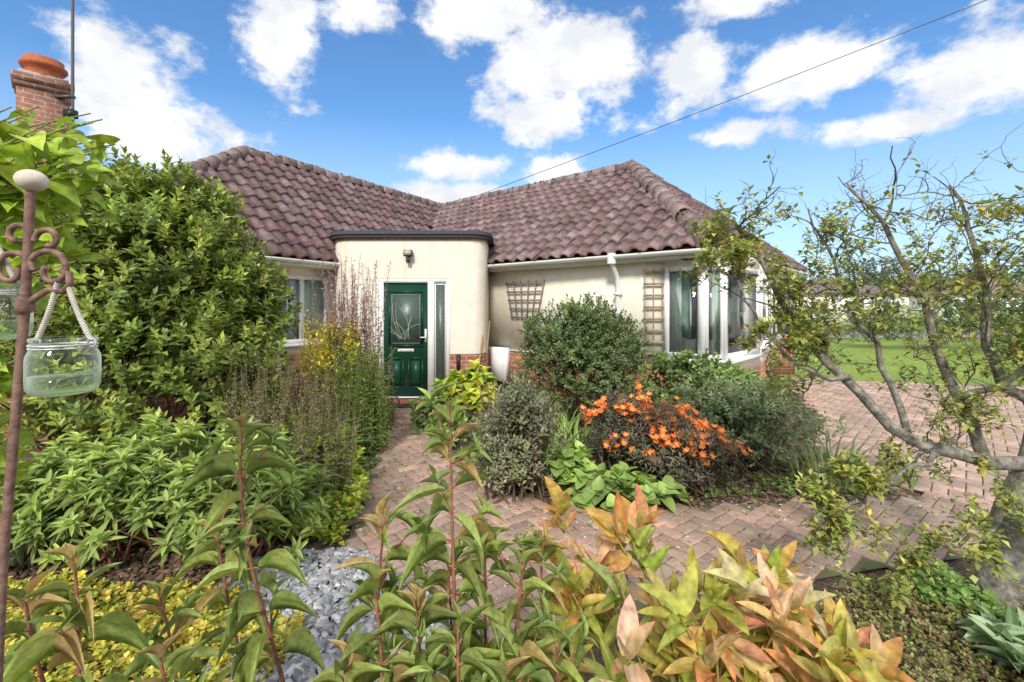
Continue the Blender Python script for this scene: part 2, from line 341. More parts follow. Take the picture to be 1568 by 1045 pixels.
RT=np.array([(x,math.cos(t)*r,math.sin(t)*r) for x,r in ((0,1.12),(1.12,.90)) for t in aa]+[(0,math.cos(t)*.9,math.sin(t)*.9) for t in aa]); RF=[(i,i+1,na+i+1,na+i) for i in range(na-1)]+[(2*na+i,2*na+i+1,i+1,i) for i in range(na-1)]
moss=MB()
def frames(X,up):
    X=nrm(X); Y=nrm(np.cross(up,X)); return X,Y,np.cross(X,Y)
def ridge(a,b,step=.33,r=.115,lift=.03):
    a=np.array(a);b=np.array(b);L=np.linalg.norm(b-a);m=int(L/step);d=(b-a)/L
    pos=a+d*(np.arange(m)*L/m)[:,None]+np.array([0,0,lift])+rng.normal(0,.008,(m,3))
    X=nrm(np.tile(d,(m,1))+rng.normal(0,.018,(m,3)));Y=nrm(np.cross([0,0,1],X));Z=np.cross(X,Y)
    col=np.array([.23,.17,.165])*rng.uniform(.65,1.3,(m,1))
    rd.inst(RT,RF,pos,X,Y,Z,np.tile([L/m,r,r],(m,1)),col*1.2,tip=col*.6)
    k=int(L*30); f=rng.random(k); p=a+d*(f*L)[:,None]+np.array([0,0,lift]); side=np.cross(d,[0,0,1.]); an=rng.uniform(-1.4,1.4,k)
    p=p+side*(np.sin(an)*r*1.05)[:,None]+np.array([0,0,1.])*(np.cos(an)*r*1.03)[:,None]
    th=rng.random(k)*6.28; X=np.stack([np.cos(th),np.sin(th),rng.normal(.1,.2,k)],1); X,Y,Z=frames(X,np.array([0,0,1.]))
    s=rng.uniform(.012,.034,k); moss.inst([(-.5,-.5,-.2),(.5,-.5,-.2),(.5,.5,-.2),(-.5,.5,-.2),(-.25,-.2,.6),(.3,-.25,.5),(.2,.3,.65),(-.3,.2,.5)],[(4,5,6,7),(0,1,5,4),(1,2,6,5),(2,3,7,6),(3,0,4,7)],p,X,Y,Z,np.stack([s*1.4,s,s*.9],1),np.array([.15,.14,.06])*rng.uniform(.6,1.5,(k,1)))
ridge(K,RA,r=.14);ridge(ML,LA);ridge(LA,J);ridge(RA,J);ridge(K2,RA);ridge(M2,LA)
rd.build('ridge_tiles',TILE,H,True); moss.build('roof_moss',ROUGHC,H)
WH=(.88,.88,.86); CR=(.87,.80,.66)
gt=MB()
def gutter(a,b,out):
    a=np.array(a);b=np.array(b);o=np.array([out[0],out[1],0.]);d=nrm(b-a)
    up=np.array([0,0,1.]); r=.058
    an=np.linspace(math.pi,2*math.pi,9)
    sec=[(math.cos(t)*r,math.sin(t)*r) for t in an]+[(math.cos(t)*(r-.006),math.sin(t)*(r-.006)) for t in an[::-1]]
    v=[]
    for p in (a,b):
        for (i,j) in sec: v.append(p+o*(i+.03)+up*(j-.02))
    m=len(sec); gt.add(v,[(i,(i+1)%m,m+(i+1)%m,m+i) for i in range(m)],(.80,.80,.75))
    for tt in np.arange(.3,np.linalg.norm(b-a),.9):
        c=a+d*tt; v=[]
        for k in (-.03,.03):
            for t in an: v.append(c+d*k+o*(math.cos(t)*(r+.008)+.03)+up*(math.sin(t)*(r+.008)-.02))
        gt.add(v,[(i,i+1,9+i+1,9+i) for i in range(8)],(.74,.74,.70))
    gt.beam(a-o*.045-up*.06,b-o*.045-up*.06,.02,.13,(.78,.76,.68))
    gt.poly([a-o*.03-up*.125,b-o*.03-up*.125,b-o*.42-up*.125,a-o*.42-up*.125],(.78,.74,.63))
er=nrm((K-C0)[:2]); orr=np.array([er[1],-er[0]]); 
pR=C0+np.array([*er,0])*1.95
gutter(pR,K,orr)
eh=nrm((K2-K)[:2]); oh=np.array([eh[1],-eh[0]]); gutter(K,K2,oh)
elf=nrm((C0-ML)[:2]); ol=np.array([elf[1],-elf[0]]); pL=ML+np.array([*elf,0])*(3.86); gutter(ML,pL,ol)
eh2=nrm((ML-M2)[:2]); gutter(M2,ML,np.array([eh2[1],-eh2[0]]))
WR=np.array([-.44,8.62]); A=np.array([1.90,6.53]); dR=nrm(A-WR); LR=np.linalg.norm(A-WR)
on=np.array([dR[1],-dR[0]]); pw_=WR+dR*2.74+on*.065
sdn=C0[:2]+er*((pw_-C0[:2])@er)+orr*.03
gt.tube([(*sdn,2.3),(*sdn,2.21),(*(sdn*.65+pw_*.35),2.13),(*(sdn*.15+pw_*.85),2.02),(*pw_,1.94),(*pw_,.1)],.036,10,(.84,.84,.82))
gt.tube([(*sdn,2.35),(*sdn,2.2)],.066,12,(.84,.84,.82))
for z in (1.75,.9): gt.obox(pw_,er,-.05,.05,-.05,.05,z,z+.03,(.8,.8,.78))
gt.build('gutters_and_downpipe',PAINT,H,False)
# ---- walls
wl_=MB()
wl_.obox(WR,dR,-.3,LR,0,.25,.80,2.3,mat=0); wl_.obox(WR,dR,-.3,LR+.01,-.002,.25,0,.78,mat=1)
wl_.obox(WR,dR,-.0,LR+.01,-.02,.2,.78,.80,CR,mat=0)
Bp=np.array([2.13,6.45]);Cp=np.array([2.53,6.0]);Dp=np.array([2.80,6.02]);Ep=np.array([3.78,6.98]);Fp=np.array([5.5,9.5])
def seg(a,b,z0,z1,mat,th=.2,off=0):
    L=np.linalg.norm(b-a); wl_.obox(a,b-a,-.0,L,-off,th,z0,z1,mat=mat)
seg(A,Bp,.78,2.3,0);seg(A,Bp,0,.78,1,off=.004)
for a,b in ((Bp,Cp),(Cp,Dp),(Dp,Ep)):
    seg(a,b,0,.66,1,off=.012); seg(a,b,.66,.86,0); seg(a,b,2.14,2.3,0)
seg(Ep,Fp,0,.66,1,off=.012); seg(Ep,Fp,.66,.95,0);seg(Ep,Fp,2.1,2.3,0)
WL=np.array([-3.12,8.28]); dL=nrm(np.array([.51,.86]))
o=WL-dL*4.2
wl_.obox(o,dL,0,2.35,0,.25,.78,2.3);wl_.obox(o,dL,2.35,3.95,0,.25,.78,.95);wl_.obox(o,dL,2.35,3.95,0,.25,2.1,2.3);wl_.obox(o,dL,3.95,4.3,0,.25,.78,2.3)
wl_.obox(o,dL,0,4.3,-.012,.25,0,.78,mat=1)
wl_.obox(o,(-.86,.51),.0,4.1,-.25,0,0,2.3)
wl_.beam((5.6,9.7,1.15),(-2.2,16.6,1.15),.2,2.3);wl_.beam((-2.2,16.6,1.15),(-8.3,7.4,1.15),.2,2.3)
fp=[(-3.10,8.7),(-3.10,8.2),(-3.09,8.03),(-3.05,7.90),(-2.97,7.80),(-2.86,7.735),(-2.70,7.705),(-2.28,7.70),(-1.045,7.70),(-.80,7.702),(-.66,7.72),(-.56,7.765),(-.49,7.84),(-.455,7.95),(-.44,8.1),(-.44,8.75)]
fpa=np.array(fp)
def strip(pts,z0,z1,off=0.):
    p=np.array(pts,float)
    t=nrm(np.gradient(p,axis=0)); n=np.stack([t[:,1],-t[:,0]],1); q=p+n*off; m=len(q)
    v=[(x,y,z0) for x,y in q]+[(x,y,z1) for x,y in q]
    return v,[(i,i+1,m+i+1,m+i) for i in range(m-1)]
pw=MB()
for sub in (fp[:8],fp[8:]):
    v,f=strip(sub,.78,2.05); pw.add(v,f,mat=0)
    v,f=strip(sub,0,.78,off=.012); pw.add(v,f,mat=1)
v,f=strip(fp,2.05,2.70); pw.add(v,f,mat=0)
pw.add([(-2.28,7.70,2.05),(-1.045,7.70,2.05),(-1.045,7.9,2.05),(-2.28,7.9,2.05)],[(0,1,2,3)])
v,f=strip(fp,2.70,2.735,off=.02); pw.add(v,f,mat=1)
pw.build('porch_wall',[CAST,BRICK],H,True)
wl_.build('walls',[CAST,BRICK],H)
pr=MB()
t=nrm(np.gradient(fpa,axis=0)); n=np.stack([t[:,1],-t[:,0]],1)
for off,z0,z1,c in ((.07,2.735,2.79,(.05,.05,.055)),(.09,2.79,2.85,(.085,.088,.095))):
    q=fpa+n*off; m=len(q); back=[(-.44,9.6),(-1.98,9.9),(-3.10,9.4)]
    ring=list(map(tuple,q))+back; mm=len(ring)
    v=[(x,y,z0) for x,y in ring]+[(x,y,z1) for x,y in ring]
    pr.add(v,[(i,(i+1)%mm,mm+(i+1)%mm,mm+i) for i in range(mm)],c)
    pr.poly([(x,y,z1) for x,y in ring],(.11,.11,.11)); pr.poly([(x,y,z0) for x,y in ring][::-1],c)
pr.build('porch_flat_roof',ROUGHC,H)
# door
d=MB(); G=(.010,.062,.034); G2=(.007,.042,.023)
yf=7.705
d.box(-2.28,-2.17,yf,yf+.08,0.06,2.05,WH);d.box(-1.42,-1.31,yf,yf+.08,.06,2.0,WH);d.box(-1.11,-1.045,yf,yf+.08,.06,2.05,WH);d.box(-2.17,-1.11,yf+.001,yf+.08,1.98,2.05,WH);d.box(-1.31,-1.11,yf+.001,yf+.08,.06,.20,WH)
d.box(-2.165,-1.425,yf+.03,yf+.07,.07,1.975,G)
def frame(x0,x1,z0,z1,w,y,c): 
    d.box(x0,x1,y-.012,y,z1-w,z1,c);d.box(x0,x1,y-.012,y,z0,z0+w,c);d.box(x0,x0+w,y-.012,y,z0+w,z1-w,c);d.box(x1-w,x1,y-.012,y,z0+w,z1-w,c)
yd=yf+.03
frame(-2.09,-1.50,.90,1.84,.035,yd,G2)
for (x0,x1) in ((-2.09,-1.83),(-1.76,-1.50)): frame(x0,x1,.2,.72,.028,yd,G2); d.box(x0+.06,x1-.06,yd-.008,yd,.26,.66,G)
d.box(-1.93,-1.66,yd-.014,yd,.815,.865,WH); d.box(-1.90,-1.69,yd-.018,yd-.014,.828,.852,(.6,.6,.6))
d.box(-1.475,-1.445,yd-.012,yd,.98,1.2,WH); d.tube([(-1.46,yd-.05,1.06),(-1.54,yd-.05,1.06)],.01,8,WH); d.tube([(-1.46,yd-.05,1.06),(-1.46,yd,1.06)],.01,8,WH)
d.box(-1.30,-1.12,yf+.02,yf+.045,.2,1.98,WH); 
d.box(-2.28,-1.045,yf-.06,yf+.08,.0,.06,WH)
d.build('front_door',PAINT,H)
dg=MB(); dg.box(-2.055,-1.535,yd-.006,yd-.002,.935,1.805,(.07,.11,.095)); dg.box(-1.285,-1.135,yf+.012,yf+.018,.235,1.95,(.09,.125,.11)); dg.build('door_glass',FROST,H)
dl=MB()
for k in range(9):
    a0=rng.uniform(1.0,2.4); L=rng.uniform(.35,.75); cx=-1.80+rng.normal(0,.05); cz=.98
    tt=np.linspace(0,1,10); bend=rng.uniform(-1.4,1.4)
    xs=cx+np.cumsum(np.cos(a0+bend*tt))*L/10; zs=cz+np.cumsum(np.sin(a0+bend*tt))*L/10
    xs=np.clip(xs,-2.05,-1.54); zs=np.clip(zs,.94,1.80)
    dl.tube(np.stack([xs,np.full(10,yd-.008),zs],1),.0035,4,(.5,.55,.42),cap=False)
frame2=[(-2.03,.96),(-1.56,.96),(-1.56,1.78),(-2.03,1.78),(-2.03,.96)]
for a,b in zip(frame2[:-1],frame2[1:]): dl.beam((a[0],yd-.008,a[1]),(b[0],yd-.008,b[1]),.004,.006,(.5,.55,.5),up=(0,1,0))
dl.build('door_leading',PAINT,H)
# windows
wf=MB();wg=MB();cu=MB()
def window(a,b,z0,z1,cuts=(),post=.07,cover=.38):
    a=np.array(a);b=np.array(b);L=np.linalg.norm(b-a);d_=(b-a)
    f0,f1=-.012,.05
    wf.obox(a,d_,0,post,f0,f1,z0,z1,WH);wf.obox(a,d_,L-post,L,f0,f1,z0,z1,WH)
    wf.obox(a,d_,post,L-post,f0+.001,f1,z0,z0+.07,WH);wf.obox(a,d_,post,L-post,f0+.001,f1,z1-.07,z1,WH)
    for c in cuts: wf.obox(a,d_,c*L-.035,c*L+.035,f0+.002,f1,z0+.07,z1-.07,WH)
    wg.obox(a,d_,post*.8,L-post*.8,.02,.026,z0+.05,z1-.05)
    wf.obox(a,d_,-.01,L+.01,-.10,f1,z0-.045,z0-.001,WH)
    dd=nrm(d_);nn=np.array([-dd[1],dd[0]])
    for (s0,s1) in ((.02,cover),(1-cover,.98)):
        m=60; ss=np.linspace(s0*L,s1*L,m); off=.075+.018*np.sin(ss*80+rng.random()*6)+.008*np.sin(ss*31)
        P=a+dd*ss[:,None]+nn*off[:,None]
        v=[(x,y,z0-.02) for x,y in P]+[(x,y,z1-.02) for x,y in P]
        cu.add(v,[(i,i+1,m+i+1,m+i) for i in range(m-1)],(.90,.93,.88))
    P=np.array([a+nn*.14,b+nn*.14]); cu.add([(P[0][0],P[0][1],z0-.02),(P[1][0],P[1][1],z0-.02),(P[1][0],P[1][1],z1),(P[0][0],P[0][1],z1)],[(0,1,2,3)],(.42,.50,.47))  # backing sheet, its colour painted to stand for the dim room inside
window(Bp,Cp,.88,2.14,post=.09,cover=.40);window(Cp,Dp,.88,2.14,post=.05,cover=.5);window(Dp,Ep,.88,2.14,post=.09,cover=.42);window(Ep+nrm(Fp-Ep)*.25,Fp,.96,2.1,(.33,.66))
window(o+dL*2.35,o+dL*3.95,.97,2.1,(.36,.68),cover=.46)
wf.build('window_frames',PAINT,H);wg.build('window_glass',GLASS,H);cu.build('curtains_and_room_backing',colmat('curtain_and_backing',.9,.1,4,0),H)
ch=MB(); cc_=(-7.17,7.0); cd=(.70,.715)
def cb_(w,h0,h1,col=(.5,.5,.5),mat=0): ch.obox(cc_,cd,-w,w,-w*.8,w*.8,h0,h1,col,mat)
cb_(.285,0,4.82);cb_(.31,4.82,4.90);cb_(.335,4.90,5.0);cb_(.27,5.0,5.06,(.42,.38,.33),1)
ch.lathe([(.22,0),(.21,.12),(.25,.14),(.27,.17),(.27,.2),(.22,.22),(.23,.29),(.18,.31),(.16,.18)],(cc_[0],cc_[1],5.05),28,(.46,.14,.065),1)
ch.build('chimney',[brick('old_brick',(.36,.16,.105),(.23,.11,.08),(.40,.36,.30)),ROUGHC],H)
ae=MB(); ae.tube([(-6.68,6.95,3.6),(-6.68,6.95,7.6)],.02,8,(.12,.12,.13))
for z in (4.3,4.75): ae.box(-6.98,-6.66,6.92,6.98,z,z+.04,(.1,.1,.1))
ae.box(-6.76,-6.62,6.88,6.98,4.44,4.56,(.03,.03,.03))
ae.tube([(-6.68,6.95,7.5),(-6.0,6.6,7.52)],.01,6,(.3,.3,.3))
ae.build('tv_aerial',PAINT,H)
wlg=MB(); wlg.box(-1.80,-1.66,7.56,7.66,2.42,2.52,(.06,.06,.065));wlg.box(-1.79,-1.67,7.545,7.56,2.43,2.51,(.45,.45,.42));wlg.beam((-1.73,7.66,2.45),(-1.73,7.70,2.45),.04,.08,(.06,.06,.06));wlg.lathe([(0,-.06),(.035,-.05),(.04,0),(.02,.02),(0,.02)],(-1.73,7.62,2.37),12,(.05,.05,.05)); wlg.build('security_light',PAINT,H)
mt=MB(); mt.obox(WR,dR,.12,.56,-.16,-.013,.24,.84,(.86,.87,.86)); mt.obox(WR,dR,.15,.53,-.166,-.16,.27,.81,(.82,.83,.82)); mt.box(-.93,-.87,7.65,7.688,.52,.78,(.05,.03,.03)); mt.build('meter_box',PAINT,H)
def trellis(name,o,d_,s0,s1,z0,z1,nx,nz,t,c,fan=0):
    mb=MB(); d_=nrm(d_); nn=np.array([-d_[1],d_[0]]); o=np.array(o)
    for i in range(nx):
        s=s0+(s1-s0)*i/(nx-1); mid=(s0+s1)/2; sb=mid+(s-mid)*(1-fan)
        a=o+d_*sb+nn*t;b=o+d_*s+nn*t; mb.beam((*a,z0),(*b,z1),.012,.03,c,up=(nn[0],nn[1],0))
    for j in range(nz):
        f=(j+.3)/(nz-.4); z=z0+(z1-z0)*f; hw=(s1-s0)/2*(1-fan*(1-f))+.02; mid=(s0+s1)/2
        a=o+d_*(mid-hw)+nn*(t-.014);b=o+d_*(mid+hw)+nn*(t-.014); mb.beam((*a,z),(*b,z),.03,.012,c,up=(nn[0],nn[1],0))
    return mb.build(name,WOOD)
trellis('fan_trellis',WR,dR,.48,1.35,1.35,2.03,6,5,-.035,(.28,.23,.20),.35)
trellis('wall_trellis',A,Bp-A,-.0,.24,.7,2.12,3,9,-.04,(.36,.28,.19))
bm=MB(); bm.tube([(-.50,7.72,.03),(-.40,8.2,1.32)],.012,8,(.45,.30,.18)); bm.tube([(-.62,7.6,.03),(-.50,7.80,1.1)],.014,8,(.50,.32,.18)); bm.box(-.70,-.46,7.55,7.65,0,.09,(.25,.12,.06)); bm.build('garden_broom',WOOD)
st=MB(); st.box(-2.35,-.98,7.25,7.64,.0,.055,(.42,.15,.10)); st.build('door_step',ROUGHC)
dm=MB(); dm.box(-2.0,-1.35,7.0,7.24,.03,.045,(.06,.05,.045)); dm.build('door_mat',ROUGHC)
bw=MB(); bw.box(6.05,6.5,10.5,11.6,0,.82); bw.box(6.0,6.55,10.45,11.65,.82,.9); bw.build('brick_garden_pier',BRICK)
oc=MB(); tt=np.linspace(0,1,30); a=np.array([-1.83,13.5,4.55]);b=np.array([9.08,9,7.62]); e=a+(b-a)*1.6
P=a+(e-a)*tt[:,None]; P[:,2]-=.12*4*tt*(1-tt)
oc.tube(P,.008,5,(.05,.05,.05),cap=False); oc.build('overhead_cable',PAINT)
# ------------------------------------------------------------------ foliage tools
L4=np.array([(0,0,0),(.45,-.5,.10),(.45,.5,.10),(.5,0,0),(1,0,-.12)]); L4F=[(0,3,4,1),(0,2,4,3)]
def fineleaf(ns=7,fold=.10,droop=.35,wp=1.0,tipp=1.0,base=0.05,wav=0):
    V=[];F=[]
    for i in range(ns+1):
        x=i/ns; wd=(math.sin(math.pi*min(1,(x*.93+base))**wp))**tipp*.5 if i<ns else 0
        for j in (-1,-.5,0,.5,1):
            V.append((x-.12*droop*x*x,j*wd,abs(j)*wd*fold*2-droop*x*x+wav*math.sin(x*14+j)*abs(j)))
    for i in range(ns):
        for j in range(4): q=i*5+j; F.append((q,q+1,q+6,q+5))
    return np.array(V),F
LF=fineleaf(7,.28,.38,.8,1.0,wav=.010); LB=fineleaf(7,.2,.25,.72,.85,wav=.012); LR_=fineleaf(6,.15,.15,.6,.6,.1)
def rdir(n): return nrm(rng.normal(0,1,(n,3)))
def pick(pal,n):
    pal=np.array(pal,float); i=rng.integers(0,len(pal),n); j=rng.integers(0,len(pal),n); t=rng.random((n,1))*.5
    return pal[i]*(1-t)+pal[j]*t
def rosettes(mb,base,axis,nl,L,W,pal,stem=.1,th=(15,65),tmpl=None,bright=None,cv=.2,mat=0,drop=0.):
    n=len(base); T_,F_=tmpl if tmpl else (L4,L4F)
    ref=nrm(np.cross(axis,rdir(n))); ref2=np.cross(axis,ref)
    cc=pick(pal,n)
    if bright is not None: cc=cc*bright[:,None]
    ph=rng.random(n)*6.28
    for j in range(nl):
        f=j/max(nl-1,1); a=ph+j*2.4+rng.normal(0,.2,n)
        rad=ref*np.cos(a)[:,None]+ref2*np.sin(a)[:,None]
        t=np.radians(th[0]+(th[1]-th[0])*f+rng.normal(0,10,n))
        X=nrm(rad*np.cos(t)[:,None]+axis*np.sin(t)[:,None]+np.array([0,0,-drop*(1-f)]))
        X,Y,Z=frames(X,axis)
        ln=L*rng.uniform(.65,1.15,n)*(1-.25*f); wd=W*rng.uniform(.8,1.15,n)*(1-.2*f)
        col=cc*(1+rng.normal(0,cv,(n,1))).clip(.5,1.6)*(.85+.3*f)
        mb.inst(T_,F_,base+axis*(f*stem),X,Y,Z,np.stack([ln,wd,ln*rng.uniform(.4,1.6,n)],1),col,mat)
def shrub(name,blobs,nc,nl,L,W,pal,stem=.1,mat=None,th=(10,65),inner=.25,bump=.18,upw=.5,tmpl=None,drop=0.,stems=60,scol=(.13,.09,.06),extra=None,dark=.68,jit=.35):
    mb=MB(); bl=np.array(blobs,float); wt=(bl[:,3]*bl[:,4]*bl[:,5])**.667; wt/=wt.sum()
    bi=rng.choice(len(bl),nc,p=wt); b=bl[bi]; dv=rdir(nc); dv[:,2]=np.where(dv[:,2]<-.5,-dv[:,2],dv[:,2])
    ph=rng.random(3)*6
    bm=1+bump*(np.sin(dv[:,0]*5+ph[0]+bi)*np.sin(dv[:,1]*5+ph[1])+np.sin(dv[:,2]*7+ph[2]+dv[:,0]*4))*.7+rng.normal(0,.05,nc)
    r=(1-inner*rng.random(nc)**1.5*2)*bm
    base=b[:,:3]+dv*b[:,3:6]*r[:,None]
    ok=base[:,2]>.03; base=base[ok];dv=dv[ok];r=r[ok];b=b[ok]; n=len(base)
    ax=nrm(dv/b[:,3:6]*b[:,3:6].mean(1)[:,None]*.8+np.array([0,0,upw])+rdir(n)*jit)
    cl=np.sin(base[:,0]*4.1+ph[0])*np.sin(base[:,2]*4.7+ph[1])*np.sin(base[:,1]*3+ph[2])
    br=np.clip((dark+(1-dark)*np.clip((r-.55)/.45,0,1))*(1+.28*cl),.3,1.4)  # inner clumps have shade painted into their colour; outer growth stays lighter
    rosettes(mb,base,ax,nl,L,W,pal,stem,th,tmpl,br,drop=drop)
    for k in range(stems):
        i=rng.integers(0,n); c=b[i,:3]; s0=np.array([c[0]+rng.normal(0,.1),c[1]+rng.normal(0,.1),max(.02,c[2]-b[i,5])]); e=base[i]
        m=s0*.5+e*.5+rng.normal(0,.05,3); mb.tube([s0,m,e],[.012,.008,.003],4,scol,1,cap=False)
    if extra: extra(mb,base,ax)
    return mb.build(name,[mat or LEAF,WOOD,PETAL])
def blades(name,cx,cy,rx,ry,n,h,wid,pal,arch=.5,mat=None,z0=.0,ns=7,spread=.35):
    mb=MB(); a=rng.random(n)*6.28; rr=np.sqrt(rng.random(n)); bx=cx+rx*rr*np.cos(a);by=cy+ry*rr*np.sin(a)
    az_=a+rng.normal(0,.8,n); H_=h*rng.uniform(.6,1.15,n); sp_=spread*rng.uniform(.4,1.6,n); col=pick(pal,n)*rng.uniform(.7,1.25,(n,1))
    ts=np.linspace(0,1,ns+1); D=np.stack([np.cos(az_),np.sin(az_)],1); Pn=np.stack([-np.sin(az_),np.cos(az_)],1)
    V=np.zeros((n,(ns+1)*3,3)); 
    for i,t in enumerate(ts):
        out=H_*(sp_*t+arch*sp_*2*t**3); zz=z0+H_*(t-arch*.55*t**3)
        wd=wid*(1-t**3)*(.55+.9*t*(1-t))
        for j,s in enumerate((-1,0,1)):
            V[:,i*3+j,0]=bx+D[:,0]*out+Pn[:,0]*s*wd; V[:,i*3+j,1]=by+D[:,1]*out+Pn[:,1]*s*wd; V[:,i*3+j,2]=zz+(abs(s)*wd*.4)
    F=[]
    for i in range(ns):
        for j in range(2): q=i*3+j; F.append((q,q+1,q+4,q+3))
    F=np.array(F); f=(F[None]+(np.arange(n)*(ns+1)*3)[:,None,None]).reshape(-1,4)
    mb.add(V.reshape(-1,3),f,np.repeat(col,(ns+1)*3,0))
    return mb.build(name,[mat or LEAFG])
def spires(name,cx,cy,rx,ry,n,h,leafL,leafW,pal,fl=None,flfrac=.3,flsz=.012,lean=.12,per=26,mat=None,scol=(.22,.20,.09),hv=.3,nfl=45,flw=.014,topleaf=.75):
    mb=MB()
    for k in range(n):
        a=rng.random()*6.28;r=math.sqrt(rng.random()); b=np.array([cx+rx*r*math.cos(a),cy+ry*r*math.sin(a),0.])
        hh=h*(1-hv*rng.random()); ln=rng.normal(0,lean,2); t=np.linspace(0,1,7)
        P=b+np.stack([ln[0]*hh*t**1.6,ln[1]*hh*t**1.6,hh*t],1); mb.tube(P,np.linspace(.005,.002,7),3,scol,1,cap=False)
        m=per; f=rng.uniform(.08,topleaf,m); pos=np.stack([np.interp(f,t,P[:,i]) for i in range(3)],1)
        aa=np.arange(m)*2.4+rng.random(); X=nrm(np.stack([np.cos(aa),np.sin(aa),rng.uniform(-.1,.8,m)],1)); X,Y,Z=frames(X,np.array([0,0,1.]))
        ln_=leafL*rng.uniform(.6,1.2,m)*(1.15-.6*f); mb.inst(L4,L4F,pos,X,Y,Z,np.stack([ln_,leafW*rng.uniform(.7,1.2,m),ln_*1.5],1),pick(pal,m)*rng.uniform(.7,1.2,(m,1)))
        if fl is not None:
            m=nfl; f=1-flfrac*rng.random(m)**1.2; pos=np.stack([np.interp(f,t,P[:,i]) for i in range(3)],1)+rng.normal(0,flw*.3,(m,3))
            X,Y,Z=frames(rdir(m),np.array([.1,.2,1.])); s=flsz*rng.uniform(.6,1.3,m)*(1.1-.5*(f-1+flfrac)/flfrac)
            mb.inst(L4,L4F,pos,X,Y,Z,np.stack([s,s*.7,s],1),pick(fl,m)*rng.uniform(.7,1.3,(m,1)),2)
    return mb.build(name,[mat or LEAF,WOOD,PETAL])
# ------------------------------------------------------------------ shrubs
LIME=[(.20,.30,.035),(.27,.36,.04),(.14,.24,.03)]
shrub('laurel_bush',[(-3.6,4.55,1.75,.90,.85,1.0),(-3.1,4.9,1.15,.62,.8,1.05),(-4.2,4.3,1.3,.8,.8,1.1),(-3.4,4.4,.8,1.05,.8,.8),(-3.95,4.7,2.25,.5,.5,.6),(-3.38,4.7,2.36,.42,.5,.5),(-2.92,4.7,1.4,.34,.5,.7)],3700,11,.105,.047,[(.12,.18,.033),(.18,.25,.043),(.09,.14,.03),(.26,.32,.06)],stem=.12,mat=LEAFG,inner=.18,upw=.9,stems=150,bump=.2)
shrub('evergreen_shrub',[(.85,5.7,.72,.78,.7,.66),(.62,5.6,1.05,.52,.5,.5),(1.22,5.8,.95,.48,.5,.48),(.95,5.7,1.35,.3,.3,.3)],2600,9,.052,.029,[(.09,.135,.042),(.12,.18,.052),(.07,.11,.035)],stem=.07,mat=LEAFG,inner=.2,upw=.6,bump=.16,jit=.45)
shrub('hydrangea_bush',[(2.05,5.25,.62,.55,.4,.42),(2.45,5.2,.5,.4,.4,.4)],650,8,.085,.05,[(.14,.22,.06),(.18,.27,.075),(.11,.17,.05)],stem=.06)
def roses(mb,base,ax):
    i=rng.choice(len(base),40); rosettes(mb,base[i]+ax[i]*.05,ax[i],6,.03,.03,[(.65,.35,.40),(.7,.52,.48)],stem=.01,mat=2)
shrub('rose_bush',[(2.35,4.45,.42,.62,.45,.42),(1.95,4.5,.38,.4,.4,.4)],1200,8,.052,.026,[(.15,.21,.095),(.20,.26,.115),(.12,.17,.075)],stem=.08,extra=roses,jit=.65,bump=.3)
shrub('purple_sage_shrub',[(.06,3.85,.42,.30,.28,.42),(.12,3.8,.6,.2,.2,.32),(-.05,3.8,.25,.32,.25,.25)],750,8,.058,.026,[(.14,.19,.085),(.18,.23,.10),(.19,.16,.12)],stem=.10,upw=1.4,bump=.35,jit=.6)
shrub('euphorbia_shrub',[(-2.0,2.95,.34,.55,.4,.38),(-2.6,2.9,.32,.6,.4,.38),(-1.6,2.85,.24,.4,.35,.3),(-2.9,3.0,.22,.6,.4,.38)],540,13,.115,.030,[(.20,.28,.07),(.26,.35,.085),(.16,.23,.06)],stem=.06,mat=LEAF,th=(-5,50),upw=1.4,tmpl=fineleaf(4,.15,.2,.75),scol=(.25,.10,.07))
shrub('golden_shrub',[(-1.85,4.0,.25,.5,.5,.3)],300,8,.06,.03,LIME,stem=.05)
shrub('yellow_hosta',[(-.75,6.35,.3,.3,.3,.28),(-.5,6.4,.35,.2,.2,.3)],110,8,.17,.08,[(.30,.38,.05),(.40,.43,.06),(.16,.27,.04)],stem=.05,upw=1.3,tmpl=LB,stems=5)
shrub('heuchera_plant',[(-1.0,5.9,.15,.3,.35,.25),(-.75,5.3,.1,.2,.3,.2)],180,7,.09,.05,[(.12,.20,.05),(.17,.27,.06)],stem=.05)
def alst(mb,base,ax):
    q=np.where((base[:,2]>.42)|((base[:,1]<4.0)&(base[:,2]>.28)))[0]; i=rng.choice(q,90)
    for rep in range(5):
        a=nrm(ax[i]+rdir(len(i))*.65+np.array([0,-.4,.25])); c=base[i]+np.array([0,-.03,.08])+rng.normal(0,.03,(len(i),3))
        ref=nrm(np.cross(a,[.3,.2,1.])); ref2=np.cross(a,ref)
        for k in range(6):
            an=k*math.pi/3; X=nrm(a*.65+(ref*math.cos(an)+ref2*math.sin(an))*.8); X,Y,Z=frames(X,a)
            m=len(i); s=rng.uniform(.036,.050,m); w_=.025 if k%2 else .016
            cb=np.array([.95,.66,.14]) if k%2==0 else np.array([.92,.38,.12]); ct=np.array([.88,.19,.07])
            mb.inst(L4,L4F,c,X,Y,Z,np.stack([s,np.full(m,w_*1.2),s],1),np.tile(cb,(m,1))*rng.uniform(.8,1.05,(m,1)),2,tip=np.tile(ct,(m,1)))
shrub('orange_alstroemeria',[(1.25,4.1,.36,.50,.40,.33),(1.5,3.95,.28,.42,.35,.28),(1.0,4.2,.42,.3,.3,.28)],1300,8,.068,.017,[(.10,.12,.06),(.14,.16,.08),(.12,.09,.075)],stem=.09,upw=1.3,extra=alst,stems=120)
